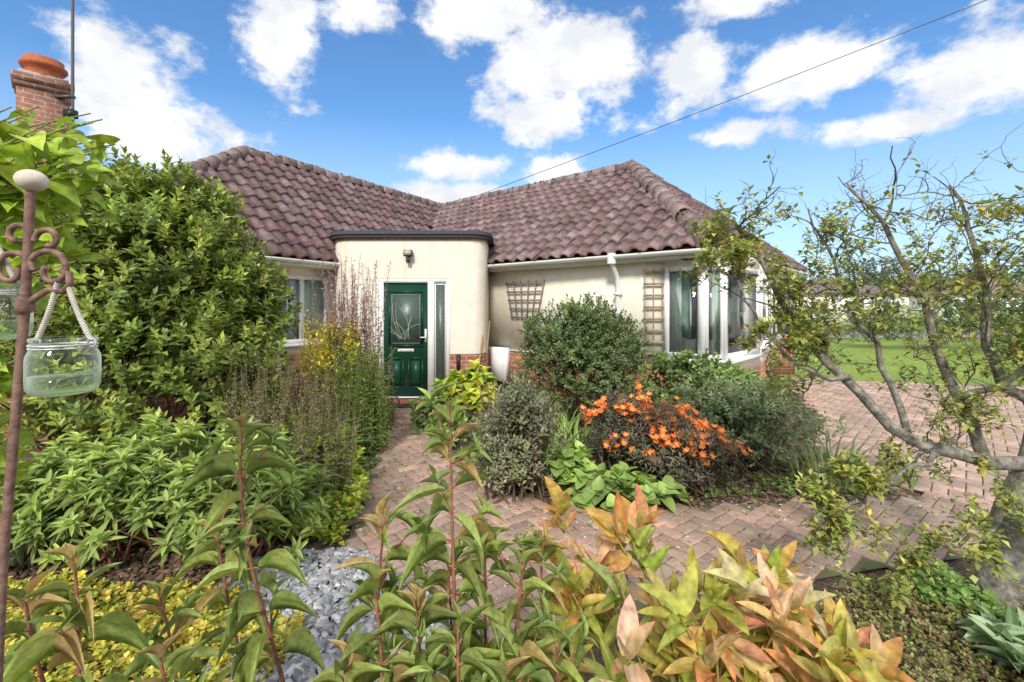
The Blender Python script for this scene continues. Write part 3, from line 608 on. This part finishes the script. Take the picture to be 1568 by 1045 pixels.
shrub('bergenia_plant',[(.75,3.75,.08,.42,.25,.14),(.45,3.9,.14,.25,.25,.2),(1.05,3.65,.05,.3,.2,.12)],110,5,.14,.12,[(.17,.27,.06),(.23,.34,.08),(.13,.21,.055)],stem=.04,th=(5,55),upw=1.4,tmpl=LR_,stems=0,mat=LEAFG)
blades('iris_clump',2.75,4.05,.28,.2,70,.5,.014,[(.14,.22,.09),(.19,.27,.11),(.25,.27,.10)],.35)
blades('crocosmia_clump',.62,4.9,.3,.25,110,.62,.012,[(.15,.25,.05),(.2,.32,.07)],.6)
blades('daylily_clump',-2.5,3.65,.75,.35,340,.80,.012,[(.12,.19,.085),(.16,.25,.105),(.09,.15,.065)],.8)
blades('agapanthus_clump',-3.1,3.05,.5,.3,150,.6,.013,[(.10,.17,.075),(.14,.22,.09)],.8)
PG=[(.13,.21,.055),(.18,.26,.07),(.11,.17,.05)]
spires('purple_loosestrife',-1.90,5.4,.34,.3,76,2.2,.09,.016,PG,[(.50,.28,.46),(.44,.28,.36),(.58,.40,.52),(.42,.32,.30)],.42,.032,.055,34,nfl=80,flw=.04,topleaf=.65)
spires('goldenrod',-2.05,5.2,.28,.2,46,1.50,.09,.014,LIME,[(.74,.62,.06),(.62,.54,.05)],.2,.04,.06,34,nfl=60,flw=.15,topleaf=.85)
spires('green_perennial',-1.62,4.95,.28,.3,95,1.2,.08,.018,[(.15,.25,.055),(.21,.31,.07),(.12,.20,.05)],None,lean=.06,per=40,topleaf=1)
spires('seedhead_perennial',-2.0,4.0,.5,.4,90,1.25,.06,.018,[(.17,.21,.07),(.21,.25,.08),(.17,.15,.08)],[(.32,.22,.18),(.26,.19,.14),(.38,.28,.22)],.5,.022,.1,34,nfl=45,flw=.04)
spires('seedhead_perennial',-1.5,3.6,.22,.3,32,.95,.06,.018,[(.15,.19,.07),(.19,.24,.09),(.17,.15,.09)],[(.30,.22,.16),(.22,.16,.12)],.4,.02,.1,30,nfl=35,flw=.04)
spires('toad_lily',-.02,4.2,.3,.25,45,.95,.05,.018,[(.15,.18,.09),(.18,.18,.11)],[(.36,.26,.24),(.30,.24,.20)],.35,.016,.1,28,nfl=35,flw=.04)
spires('salvia_plant',-1.62,5.9,.1,.1,6,1.15,.06,.018,PG,[(.50,.15,.56)],.25,.02,.05,20,nfl=40)
def cover(name,poly,n,h,L,W,pal,nl=5,mat=None,tmpl=None,th=(0,50)):
    P=np.array(poly); x=rng.uniform(P[:,0].min(),P[:,0].max(),n*3); y=rng.uniform(P[:,1].min(),P[:,1].max(),n*3); q=inside(P,x,y); x=x[q][:n];y=y[q][:n]; m=len(x)
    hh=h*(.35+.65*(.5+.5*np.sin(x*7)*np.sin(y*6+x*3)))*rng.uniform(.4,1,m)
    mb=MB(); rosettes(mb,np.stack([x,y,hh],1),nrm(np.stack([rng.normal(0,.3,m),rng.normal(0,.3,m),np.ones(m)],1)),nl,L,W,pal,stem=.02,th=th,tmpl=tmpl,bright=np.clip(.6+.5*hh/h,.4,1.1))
    return mb.build(name,[mat or LEAF])
cover('golden_groundcover',[(-3.2,1.3),(-1.0,1.4),(-1.0,2.2),(-1.5,2.5),(-3.4,2.55)],3600,.14,.036,.028,[(.34,.36,.045),(.43,.42,.055),(.22,.29,.045),(.40,.32,.07)],6)
cover('lime_geranium',[(-1.45,2.95),(-1.1,3.0),(-1.15,3.6),(-1.3,4.1),(-1.9,4.2),(-1.8,3.3)],650,.22,.055,.045,[(.30,.38,.05),(.38,.42,.06),(.18,.28,.04)],6)
cover('low_weeds',[(1.0,3.65),(3.2,3.8),(3.3,4.8),(1.4,4.6),(.8,4.1)],420,.08,.05,.03,[(.12,.20,.05),(.17,.25,.06)],5)
cover('moss_groundcover',[(1.2,1.6),(2.3,1.5),(3.6,1.9),(3.2,2.7),(2.0,2.62),(1.2,2.3)],3800,.06,.026,.018,[(.17,.20,.06),(.21,.24,.06),(.22,.16,.09)],6)
cover('strawberry_groundcover',[(2.15,2.35),(2.5,2.25),(2.55,2.68),(2.25,2.65)],120,.10,.055,.04,[(.14,.25,.06),(.20,.31,.075)],6)
cover('path_edge_weeds',[(-1.5,4.2),(-1.3,4.2),(-1.65,6.5),(-1.95,6.6)],240,.10,.06,.03,PG,6)
cover('path_joint_weeds',PATH,260,.035,.035,.02,[(.16,.22,.06),(.22,.28,.07)],5)
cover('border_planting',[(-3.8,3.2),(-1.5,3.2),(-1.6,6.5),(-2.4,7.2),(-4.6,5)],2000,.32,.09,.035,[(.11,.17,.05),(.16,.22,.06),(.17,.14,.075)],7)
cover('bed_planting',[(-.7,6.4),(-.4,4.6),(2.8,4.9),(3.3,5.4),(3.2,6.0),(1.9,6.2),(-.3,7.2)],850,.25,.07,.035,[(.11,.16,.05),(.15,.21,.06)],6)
cover('pulmonaria_plant',[(1.95,1.55),(3.2,1.6),(3.3,2.1),(2.2,2.15)],150,.16,.17,.06,[(.18,.28,.13),(.25,.36,.19),(.13,.22,.09)],6,tmpl=LB,th=(0,45))
def chips(name,poly,n,s,pal,h=.02,z=.0,mat=None):
    P=np.array(poly); x=rng.uniform(P[:,0].min(),P[:,0].max(),n*3); y=rng.uniform(P[:,1].min(),P[:,1].max(),n*3); q=inside(P,x,y); x=x[q][:n];y=y[q][:n]; m=len(x)
    T_=[(-.5,-.35,0),(.5,-.4,0),(.4,.45,0),(-.4,.3,0),(-.35,-.2,.5),(.3,-.25,.6),(.25,.3,.45),(-.3,.2,.5)]
    F_=[(4,5,6,7),(0,1,5,4),(1,2,6,5),(2,3,7,6),(3,0,4,7)]
    Z=nrm(np.stack([rng.normal(0,.3,m),rng.normal(0,.3,m),np.ones(m)],1)); X=nrm(np.cross(Z,rdir(m))); Y=np.cross(Z,X); ss=s*rng.uniform(.5,1.5,(m,1))
    mb=MB(); mb.inst(T_,F_,np.stack([x,y,z+rng.uniform(0,h,m)],1),X,Y,Z,ss*np.array([1.3,.8,.5]),pick(pal,m)*rng.uniform(.6,1.3,(m,1)))
    return mb.build(name,[mat or ROUGHC])
chips('slate_gravel',[(-1.7,2.2),(-1.1,1.8),(-.2,1.7),(-.15,2.25),(-.6,2.6),(-1.0,2.95),(-1.55,2.85)],5000,.035,[(.36,.36,.37),(.50,.50,.50),(.25,.25,.26)],.03,.02)
chips('bark_mulch',[(-.3,3.9),(1.3,3.5),(3.3,3.75),(3.3,5.2),(-.5,5.2)],6000,.03,[(.20,.13,.09),(.30,.20,.14),(.12,.08,.055)],.02)
chips('bark_mulch',[(-3.6,2.3),(-1.5,2.3),(-1.4,3.6),(-3.8,3.6)],4000,.03,[(.18,.11,.075),(.28,.19,.12),(.11,.07,.05)],.02)
def litter(name,poly,n,L,W,pal,z=.03):
    P=np.array(poly); x=rng.uniform(P[:,0].min(),P[:,0].max(),n*3); y=rng.uniform(P[:,1].min(),P[:,1].max(),n*3)
    dn=np.sin(x*3.1+y*2)*np.sin(y*4.3-x)+rng.normal(0,.5,len(x)); q=inside(P,x,y)&(dn>-.2); x=x[q][:n];y=y[q][:n]; m=len(x)
    Z=nrm(np.stack([rng.normal(0,.25,m),rng.normal(0,.25,m),np.ones(m)],1)); X=nrm(np.cross(Z,rdir(m))); Y=np.cross(Z,X); l=L*rng.uniform(.5,1.3,m)
    mb=MB(); mb.inst(L4,L4F,np.stack([x,y,np.full(m,z)],1),X,Y,Z,np.stack([l,W*rng.uniform(.6,1.2,m),l],1),pick(pal,m)); return mb.build(name,[LEAF])
litter('fallen_leaves',PATH,3200,.030,.020,[(.46,.43,.40),(.38,.33,.28),(.24,.15,.11),(.18,.22,.07)])
litter('fallen_leaves',DRIVE,600,.05,.03,[(.36,.30,.22),(.22,.14,.09)])
n=9000; x=rng.uniform(6,22,n); y=rng.uniform(9.6,18,n); mb=MB()
X,Y,Z=frames(nrm(np.stack([rng.normal(0,.4,n),rng.normal(0,.4,n),np.ones(n)],1)),rdir(n)); mb.inst(L4,L4F,np.stack([x,y,np.full(n,.01)],1),X,Y,Z,np.tile([.05,.012,.05],(n,1)),pick([(.15,.22,.04),(.20,.27,.05)],n)); mb.build('lawn_grass',LEAF)
# ------------------------------------------------------------------ foreground stems
def stemplant(name,tops,L=.140,W=.031,pal=((.17,.235,.065),(.22,.29,.08),(.14,.20,.058)),scol=(.30,.13,.085)):
    mb=MB()
    for (tx,ty,tz) in tops:
        b=np.array([tx*.93+rng.normal(0,.04),ty+rng.uniform(.0,.2),0.]); tp=np.array([tx,ty,tz])
        t=np.linspace(0,1,12); P=b+(tp-b)*t[:,None]; P[:,0]+=.05*np.sin(t*3+rng.random()*3)*t*(1-t)*4*rng.normal(0,.7)
        mb.tube(P,np.linspace(.0085,.0035,12),7,scol,1,cap=False)
        z=tz; k=0; sp_=.03; a0=rng.random()*3.14
        while z>max(.3,tz-.75):
            f=z/tz; pos=np.array([np.interp(f,t,P[:,i]) for i in range(3)])
            size=min(1,.50+.14*k)*rng.uniform(.8,1.12)
            for s in (0,1):
                a=a0+k*math.pi/2+s*math.pi+rng.normal(0,.18); el_=max(-.05,1.15-.27*k)+rng.normal(0,.15)
                X=nrm(np.array([math.cos(a)*math.cos(el_),math.sin(a)*math.cos(el_),math.sin(el_)]))
                pe=pos+X*.018; mb.tube([pos,pe],[.003,.002],4,(.42,.18,.10),1,cap=False)
                X_,Y_,Z_=frames(X[None],np.array([[rng.normal(0,.15),rng.normal(0,.15),1.]])); 
                c=pick(pal,1)*rng.uniform(.8,1.25); rr=rng.random()
                if rr<.10 or (k<2 and rr<.4): c=c*.6+np.array([[.44,.20,.13]])*.4
                ed=c*.85+np.array([[.04,.012,.004]])
                mb.inst(LF[0],LF[1],pe[None],X_,Y_,Z_,np.array([[L*size,W*size*rng.uniform(.9,1.2),L*size*rng.uniform(.5,1.9)]]),c*1.2,0,tip=c*1.25,edge=ed)
                if k>=2 and rng.random()<.30:
                    sd_=nrm(X+np.array([0,0,.9])); q=pe+sd_*rng.uniform(.04,.12)
                    mb.tube([pos,q],[.003,.002],4,scol,1,cap=False)
                    rosettes(mb,q[None],sd_[None],5,L*.6,W*.65,pal,stem=.02,th=(5,60),tmpl=LF)
            z-=sp_; sp_=min(.075,sp_+.014); k+=1
    return mb.build(name,[LEAFF,WOOD],smooth=True)
tops=[(-.80,1.35,1.22),(-.175,1.3,1.28),(-.375,1.35,.96),(-.36,1.2,.86),(-.97,1.5,.86),(-1.1,1.15,.95),(-1.17,1.1,.88),(-1.08,1.4,.70),(.03,1.3,.85),(.095,1.45,.84),(-.09,1.5,.84),(-.25,1.2,.80),(-.13,1.1,.81),(-.42,1.15,.70),(-.75,1.1,.64),(-.3,1.0,.70),(.02,1.1,.76),(-.92,1.2,.66),(-.02,1.05,.72),(-.2,1.45,.74),(-.5,1.0,.58),(.12,1.2,.70),(-.15,1.2,.66)]
stemplant('leycesteria_shrub',tops)
mb=MB(); 
BASE=np.array([(.30,.40,.06),(.24,.35,.05),(.44,.46,.08),(.54,.46,.10),(.19,.29,.05),(.64,.60,.36),(.36,.44,.07)])
TIPS=np.array([(.76,.28,.10),(.74,.20,.14),(.80,.46,.14),(.78,.42,.36),(.60,.14,.08)])
for k in range(80):
    bx=.60+rng.normal(0,.12);by=1.55+rng.normal(0,.12)
    u=rng.uniform(-1,1); tx=.61+u*.45+rng.normal(0,.05);ty=1.42+rng.normal(0,.19); tz=(.84-.36*max(0,(tx-.45))**1.1-.22*max(0,.3-tx))*rng.uniform(.50,1.0)
    tp=np.array([tx,ty,tz]); b=np.array([bx,by,0]); t=np.linspace(0,1,7)[:,None]; P=b+(tp-b)*np.concatenate([t**1.4,t**1.4,t],1)
    mb.tube(P,np.linspace(.006,.003,7),6,(.42,.34,.10),1,cap=False)
    ax=nrm(P[-1]-P[-2]+np.array([rng.normal(0,.25),rng.normal(0,.2)-.12,.35]))
    c=BASE[rng.integers(0,len(BASE))]; n_=rng.integers(6,10); red=rng.random()
    for j in range(n_):
        a=j*2.4+rng.random(); ref=nrm(np.cross(ax,[1,.2,.1])); r2=np.cross(ax,ref); th_=R(rng.uniform(10,72))
        X=nrm((ref*math.cos(a)+r2*math.sin(a))*math.cos(th_)+ax*math.sin(th_))
        pos=P[-1]-ax*rng.uniform(0,.15)*(j/ n_); X_,Y_,Z_=frames(X[None],np.array([[0,-.3,1.]])); l=rng.uniform(.08,.155)
        c2=c*.75+BASE[rng.integers(0,len(BASE))]*.25; tc_=TIPS[rng.integers(0,len(TIPS))]; w_=rng.uniform(.5,1) if red<.45 else rng.uniform(0,.35)
        mb.inst(LB[0],LB[1],(pos+X*.012)[None],X_,Y_,Z_,np.array([[l,l*rng.uniform(.30,.42),l*rng.uniform(-.3,1.6)]]),(c2*(1-w_*.15)+tc_*w_*.15)[None],0,tip=(c2*(1-w_)+tc_*w_)[None],edge=((c2*(1-w_*.85)+tc_*w_*.85)*.88)[None])
mb.build('peony_plant',[leafmat('peony_leaf',.45,.3,.38,34,.35,(1.12,1.1,1.1)),WOOD],smooth=True)
sp_=MB(); 
sp_.tube([(.75,1.25,.0),(.76,1.25,.52)],.005,6,(.02,.18,.10));sp_.tube([(1.06,1.3,0),(1.06,1.3,.5)],.005,6,(.02,.22,.12)); aa=np.linspace(0,3.14,14)
sp_.tube(np.stack([.55+.52*np.cos(aa),1.3-.28*np.sin(aa),np.full(14,.5)],1),.004,6,(.02,.22,.12)); sp_.build('plant_support',PAINT)
# ------------------------------------------------------------------ left climber
mb=MB(); 
HL=fineleaf(6,.18,.3,.62,.75,.16,wav=.015)
pal=[(.25,.35,.05),(.32,.42,.06),(.19,.29,.04)]
for k in range(88):
    hi=k<64
    zc=rng.uniform(1.70,2.2) if hi else rng.uniform(1.1,1.52)
    tx=(-1.58+rng.uniform(0,.46)*(1-abs(zc-1.92)*.9)) if hi else -1.62+rng.uniform(0,.16)
    q=np.array([tx,1.32+rng.normal(0,.10),zc]); b=np.array([-1.80,1.35,zc-.3]); P=np.array([b,(b+q)/2+[0,0,.08],q])
    mb.tube(P,[.006,.004,.002],5,(.26,.28,.08),1,cap=False)
    for j in range(5):
        f=rng.uniform(.45,1); pos=b+(q-b)*f+np.array([0,0,.06*(1-f)]); a=rng.random()*6.28
        X=nrm(np.array([math.cos(a),math.sin(a)*.7-.2,rng.uniform(-.9,.35)])); X_,Y_,Z_=frames(X[None],nrm(np.array([[rng.normal(0,.5),-.6,1.]]))); l=rng.uniform(.055,.105)
        c=pick(pal,1)*rng.uniform(.7,1.2); mb.inst(HL[0],HL[1],pos[None],X_,Y_,Z_,np.array([[l,l*.8,l]]),c*1.15,0,tip=c*1.1,edge=c*.9)
mb.build('vine_climber',[LEAFF,WOOD],smooth=True)
# ------------------------------------------------------------------ garden hook with jar lanterns
GH=empty('lantern_hook_stake')
hk=MB(); RU=(.25,.15,.115)
hk.tube([(-1.0,.85,0),(-.947,.85,1.12),(-.905,.85,1.60),(-.895,.85,1.815)],.0075,10,RU)
def scroll(cx,cz,r0,r1,a0,a1,y=.85,rad=.0055):
    t=np.linspace(0,1,26); rr=r0+(r1-r0)*t; a=a0+(a1-a0)*t; hk.tube(np.stack([cx+rr*np.cos(a),np.full(26,y),cz+rr*np.sin(a)],1),rad,7,RU)
scroll(-.858,1.665,.044,.010,math.pi,-math.pi*1.2); scroll(-.93,1.665,.040,.010,0,math.pi*2.1)
hk.tube([(-.905,.85,1.60),(-.885,.85,1.615),(-.86,.85,1.63),(-.835,.85,1.625),(-.822,.85,1.64),(-.824,.85,1.66),(-.838,.85,1.665)],.006,7,RU)
scroll(-.862,1.72,.026,.008,-math.pi,-math.pi*2.6); scroll(-.92,1.73,.024,.008,0,math.pi*1.6)
hk.lathe([(.0,0),(.014,.002),(.014,.02),(.010,.03),(.012,.035)],(-.905,.85,1.585),12,RU)
hk.build('iron_stake',METAL,GH,True)
bl=MB(); an=np.linspace(-math.pi/2,math.pi/2,12); bl.lathe([(max(.0005,.024*math.cos(t)),.020*math.sin(t)) for t in an],(-.893,.85,1.832),20,(.66,.58,.48)); bl.build('ball_finial',ROUGHC,GH,True)
def jar(cx,cy,zt):
    j=MB(); j.lathe([(.0,-.098),(.036,-.0985),(.044,-.096),(.049,-.091),(.0515,-.083),(.052,-.07),(.052,-.04),(.0515,-.030),(.049,-.022),(.0455,-.016),(.044,-.012),(.0435,-.006),(.045,-.003),(.0475,-.001),(.048,.002),(.047,.005),(.044,.006)],(cx,cy,zt),40,(1,1,1)); j.build('glass_jar',JARG,GH,True)
    c=MB(); c.lathe([(0,-.094),(.040,-.093),(.046,-.088),(.048,-.080),(.048,-.064),(.0,-.064)],(cx,cy,zt),24,(.3,.3,.3)); c.build('jar_water',WATER,GH,True)
    r=MB(); a=np.linspace(0,6.2832,40)
    for dz,rr_,th in ((-.008,.0465,.0022),(-.013,.0465,.0016)): r.tube(np.stack([cx+rr_*np.cos(a),cy+rr_*np.sin(a),np.full(40,zt+dz)],1),th,6,(.62,.62,.60))
    for s in (-1,1): 
        a2=np.linspace(0,6.2832,14); r.tube(np.stack([cx+s*.052+.008*np.cos(a2),np.full(14,cy),zt-.004+.008*np.sin(a2)],1),.0018,5,(.45,.45,.44))
    r.build('jar_wire',METAL,GH,True)
def rope(a,b,sag=.0):
    r=MB(); a=np.array(a);b=np.array(b); t=np.linspace(0,1,70)[:,None]; P=a+(b-a)*t
    P=P+np.array([sag,0,0])*(t*(1-t)*4)
    d_=nrm(b-a); u=nrm(np.cross(d_,[0,1,.01])); v=np.cross(d_,u)
    for ph in (0,2.09,4.19):
        an_=t*55+ph; r.tube(P+.0026*(np.cos(an_)*u+np.sin(an_)*v),.0024,6,(.62,.58,.50))
    r.build('rope_handle',ROUGHC,GH,True)
jar(-.833,.85,1.535); rope((-.884,.85,1.535),(-.845,.85,1.645),.004); rope((-.782,.85,1.535),(-.826,.85,1.64),-.004)
jar(-.975,.86,1.635); rope((-.93,.86,1.635),(-.972,.86,1.72),0)
# ------------------------------------------------------------------ fruit tree
tr=MB(); LP=[];LD=[]
BK=(.27,.25,.22)
def spline(P,n=14):
    P=np.array(P,float); t=np.linspace(0,len(P)-1,n); out=[]
    for x in t:
        i=min(int(x),len(P)-2); f=x-i; p0=P[max(i-1,0)];p1=P[i];p2=P[i+1];p3=P[min(i+2,len(P)-1)]
        out.append(.5*((2*p1)+(-p0+p2)*f+(2*p0-5*p1+4*p2-p3)*f*f+(-p0+3*p1-3*p2+p3)*f**3))
    return np.array(out)
def branch(p,d_,L,r,depth,leafy):
    n=7; P=[p]; d_=nrm(d_)
    for i in range(n):
        d_=nrm(d_+rng.normal(0,.26,3)+np.array([-.01,0,.04])); P.append(P[-1]+d_*L/n)
    P=np.array(P); tr.tube(P,np.linspace(r,r*.4,n+1),5 if depth>1 else 4,np.array(BK)*rng.uniform(.4,.95),0,cap=False)
    if depth>0:
        for k in range(rng.integers(3,6)):
            i=rng.integers(1,n+1); dd=nrm(nrm(P[i]-P[i-1])*.5+rdir(1)[0]*.9+np.array([0,-.0,.25]))
            branch(P[i],dd,L*rng.uniform(.4,.72),max(r*.5,.0016),depth-1,leafy)
    if depth<=1:
        for i in range(1,n+1):
            if rng.random()<leafy: LP.append(P[i]); LD.append(nrm(P[i]-P[i-1]+np.array([0,0,.2])))
def limb(pts,r0,r1,nb,bl_,leafy,d0=2):
    P=spline(pts); P+=rng.normal(0,.014,P.shape); tr.tube(P,np.linspace(r0,r1,len(P)),9,BK)
    for k in range(nb):
        f=rng.uniform(.12,1)**.8; i=min(int(f*(len(P)-1)),len(P)-2); dd=nrm(nrm(P[i+1]-P[i])*.35+rdir(1)[0]+np.array([0,0,.25]))
        branch(P[i],dd,bl_*rng.uniform(.55,1.2),r1*rng.uniform(.5,.9)+.001,d0,leafy)
T0=(2.80,2.45,.74)
tr.tube(spline([(2.58,2.45,-.05),(2.62,2.45,.2),(2.69,2.45,.5),T0,(2.90,2.5,.95)]),np.linspace(.10,.06,14),12,BK)
limb([T0,(2.5,2.42,.78),(2.15,2.45,.86),(1.85,2.55,1.2),(1.58,2.65,1.55),(1.42,2.7,1.95),(1.3,2.7,2.12)],.040,.009,17,.42,.27)
limb([(2.5,2.42,.78),(2.45,2.5,1.1),(2.35,2.6,1.6),(2.2,2.7,2.05),(2.05,2.8,2.35)],.032,.007,16,.42,.17)
limb([(2.90,2.5,.95),(2.75,2.6,1.3),(2.85,2.8,1.9),(2.8,2.9,2.35)],.036,.007,15,.45,.22)
limb([(2.3,2.43,.82),(2.0,2.35,.72),(1.75,2.3,.62),(1.6,2.3,.5)],.015,.004,7,.26,.30)
limb([(2.69,2.45,.5),(2.5,2.3,.5),(2.2,2.25,.45),(2.0,2.3,.35)],.016,.004,6,.26,.30)
limb([(2.15,2.45,.86),(2.0,2.5,1.3),(1.9,2.6,1.7),(1.75,2.7,2.15)],.020,.005,12,.36,.18)
limb([(1.85,2.55,1.2),(1.6,2.5,1.25),(1.4,2.5,1.45),(1.22,2.5,1.7),(1.08,2.55,1.92)],.015,.004,10,.28,.32)
limb([(2.90,2.5,.95),(3.2,2.4,1.5),(3.4,2.4,2.2)],.032,.006,8,.42,.22)
limb([(2.45,2.5,1.1),(2.7,2.3,1.35),(2.75,2.2,1.7),(2.6,2.2,2.05)],.018,.004,10,.34,.24)
LP=np.array(LP);LD=np.array(LD); print('tree leaf clusters',len(LP))
q=(LP[:,2]<1.95)|(rng.random(len(LP))<np.clip(1.0-(LP[:,2]-1.95)*3,.10,1)); LP=LP[q];LD=LD[q]
rosettes(tr,LP+rng.normal(0,.012,LP.shape),LD,4,.052,.028,[(.16,.22,.05),(.22,.28,.06),(.12,.175,.045),(.30,.28,.06)],stem=.02,th=(-10,50),tmpl=(L4,L4F),mat=1,drop=.3,cv=.28)
m,ntb,b,out=newmat('lichened_bark')
nn_=noise(ntb,22,6,rough=.7); a_=N(ntb,'ShaderNodeAttribute',attribute_name='Col'); r_=ramp(ntb,nn_.outputs[0],[(.35,(.35,.33,.31)),(.52,(.95,.93,.89)),(.68,(1.7,1.72,1.5))])
ntb.links.new(mix(ntb,a_.outputs['Color'],r_.outputs[0],1.0,'MULTIPLY'),b.inputs['Base Color']); b.inputs['Roughness'].default_value=.95; bump(ntb,b,nn_.outputs[0],1,.014)
tr.build('fruit_tree',[m,LEAF],smooth=True)
# ------------------------------------------------------------------ background
def farbungalow(name,x0,x1,y0,y1,zw,zr,rc):
    mb=MB(); mb.box(x0,x1,y0,y1,0,zw,(.88,.86,.82)); ym=(y0+y1)/2; o_=.4; hp=(y1-y0)*.45
    v=[(x0-o_,y0-o_,zw),(x1+o_,y0-o_,zw),(x1+o_,y1+o_,zw),(x0-o_,y1+o_,zw),(x0+hp,ym,zr),(x1-hp,ym,zr)]
    for f in ((0,1,5,4),(2,3,4,5)): mb.poly([v[i] for i in f],rc)
    for f in ((1,2,5),(3,0,4)): mb.poly([v[i] for i in f],rc)
    nwin=int((x1-x0)/3)
    for k in range(nwin):
        c=x0+(k+.5)*(x1-x0)/nwin; mb.box(c-.75,c+.75,y0-.04,y0,.9,2.0,(.8,.8,.8)); mb.box(c-.67,c-.03,y0-.06,y0-.04,.98,1.92,(.06,.07,.08)); mb.box(c+.03,c+.67,y0-.06,y0-.04,.98,1.92,(.06,.07,.08))
    return mb.build(name,ROUGHC)
farbungalow('neighbouring_bungalow',24,33,38,46,2.6,4.0,(.24,.19,.18))
farbungalow('neighbouring_bungalow',38,50,40,48,2.6,4.2,(.30,.19,.15))
farbungalow('neighbouring_bungalow',11.5,20,40,48,2.6,3.6,(.28,.26,.26))
def fartree(name,x,y,h,rw,pal):
    shrub(name,[(x,y,h*.6,rw,rw,h*.4),(x+rw*.5,y,h*.5,rw*.7,rw*.7,h*.3),(x-rw*.5,y,h*.45,rw*.7,rw*.7,h*.3),(x,y,h*.3,rw*.9,rw*.9,h*.3)],600,6,h*.06,h*.035,pal,stem=h*.05,stems=12,bump=.3)
TG=[(.08,.11,.055),(.10,.14,.06),(.065,.095,.05)]
for (x,y,h,rw) in ((30,55,8,3),(36,58,6,3.5),(44,56,7.5,4),(52,55,6,4),(22,60,5.5,3.5),(60,56,7,4),(13,58,4.5,3),(41,50,5,2.5)): fartree('distant_tree',x,y,h,rw,TG)
for (x,y,h,rw) in ((15.5,15.5,2.2,1.3),(18,15.3,2.5,1.4),(13.6,17,1.5,.9),(21,15.5,2.6,1.5)): fartree('garden_hedge_bush',x,y,h,rw,[(.11,.16,.05),(.15,.21,.06),(.09,.13,.045)])
for (x,y,h,rw) in ((13.6,20,.85,1.3),(16,20.3,1.0,1.5),(18.6,20,.9,1.5),(21.5,20,1.1,1.7),(24.5,20,1.0,1.7),(28,20.5,1.2,2.0)): fartree('boundary_hedge',x,y,h,rw,[(.10,.15,.05),(.13,.18,.06),(.16,.15,.07)])
rdm=MB(); rdm.poly([(-30,22,.03),(120,22,.03),(120,29,.03),(-30,29,.03)],(.30,.29,.28)); rdm.build('lane_road',ROUGHC)
cr_=MB(); cx,cy=9.9,19.0
prof_=[(-2.1,.35),(-2.1,.75),(-1.9,.85),(-1.3,.92),(-.7,1.38),(.7,1.42),(1.5,1.0),(2.0,.9),(2.1,.6),(2.1,.35)]
cc2=(.06,.07,.09)
v=[(cx+a,cy-.85,b) for a,b in prof_]+[(cx+a,cy+.85,b) for a,b in prof_]; m_=len(prof_)
cr_.add(v,[(i,(i+1)%m_,m_+(i+1)%m_,m_+i) for i in range(m_)],cc2); cr_.poly(v[:m_][::-1],cc2); cr_.poly(v[m_:],cc2)
cr_.poly([(cx-1.1,cy-.855,.95),(cx+1.3,cy-.855,.98),(cx+.65,cy-.855,1.34),(cx-.62,cy-.855,1.32)],(.02,.025,.03))
cr_.box(cx+1.9,cx+2.11,cy-.84,cy-.5,.62,.74,(.7,.7,.7))
for wx in (-1.3,1.3):
    cr_.tube([(cx+wx,cy-.88,.32),(cx+wx,cy-.66,.32)],.32,18,(.015,.015,.015)); cr_.tube([(cx+wx,cy-.89,.32),(cx+wx,cy-.87,.32)],.19,14,(.4,.4,.42))
cr_.build('parked_car',PAINT)
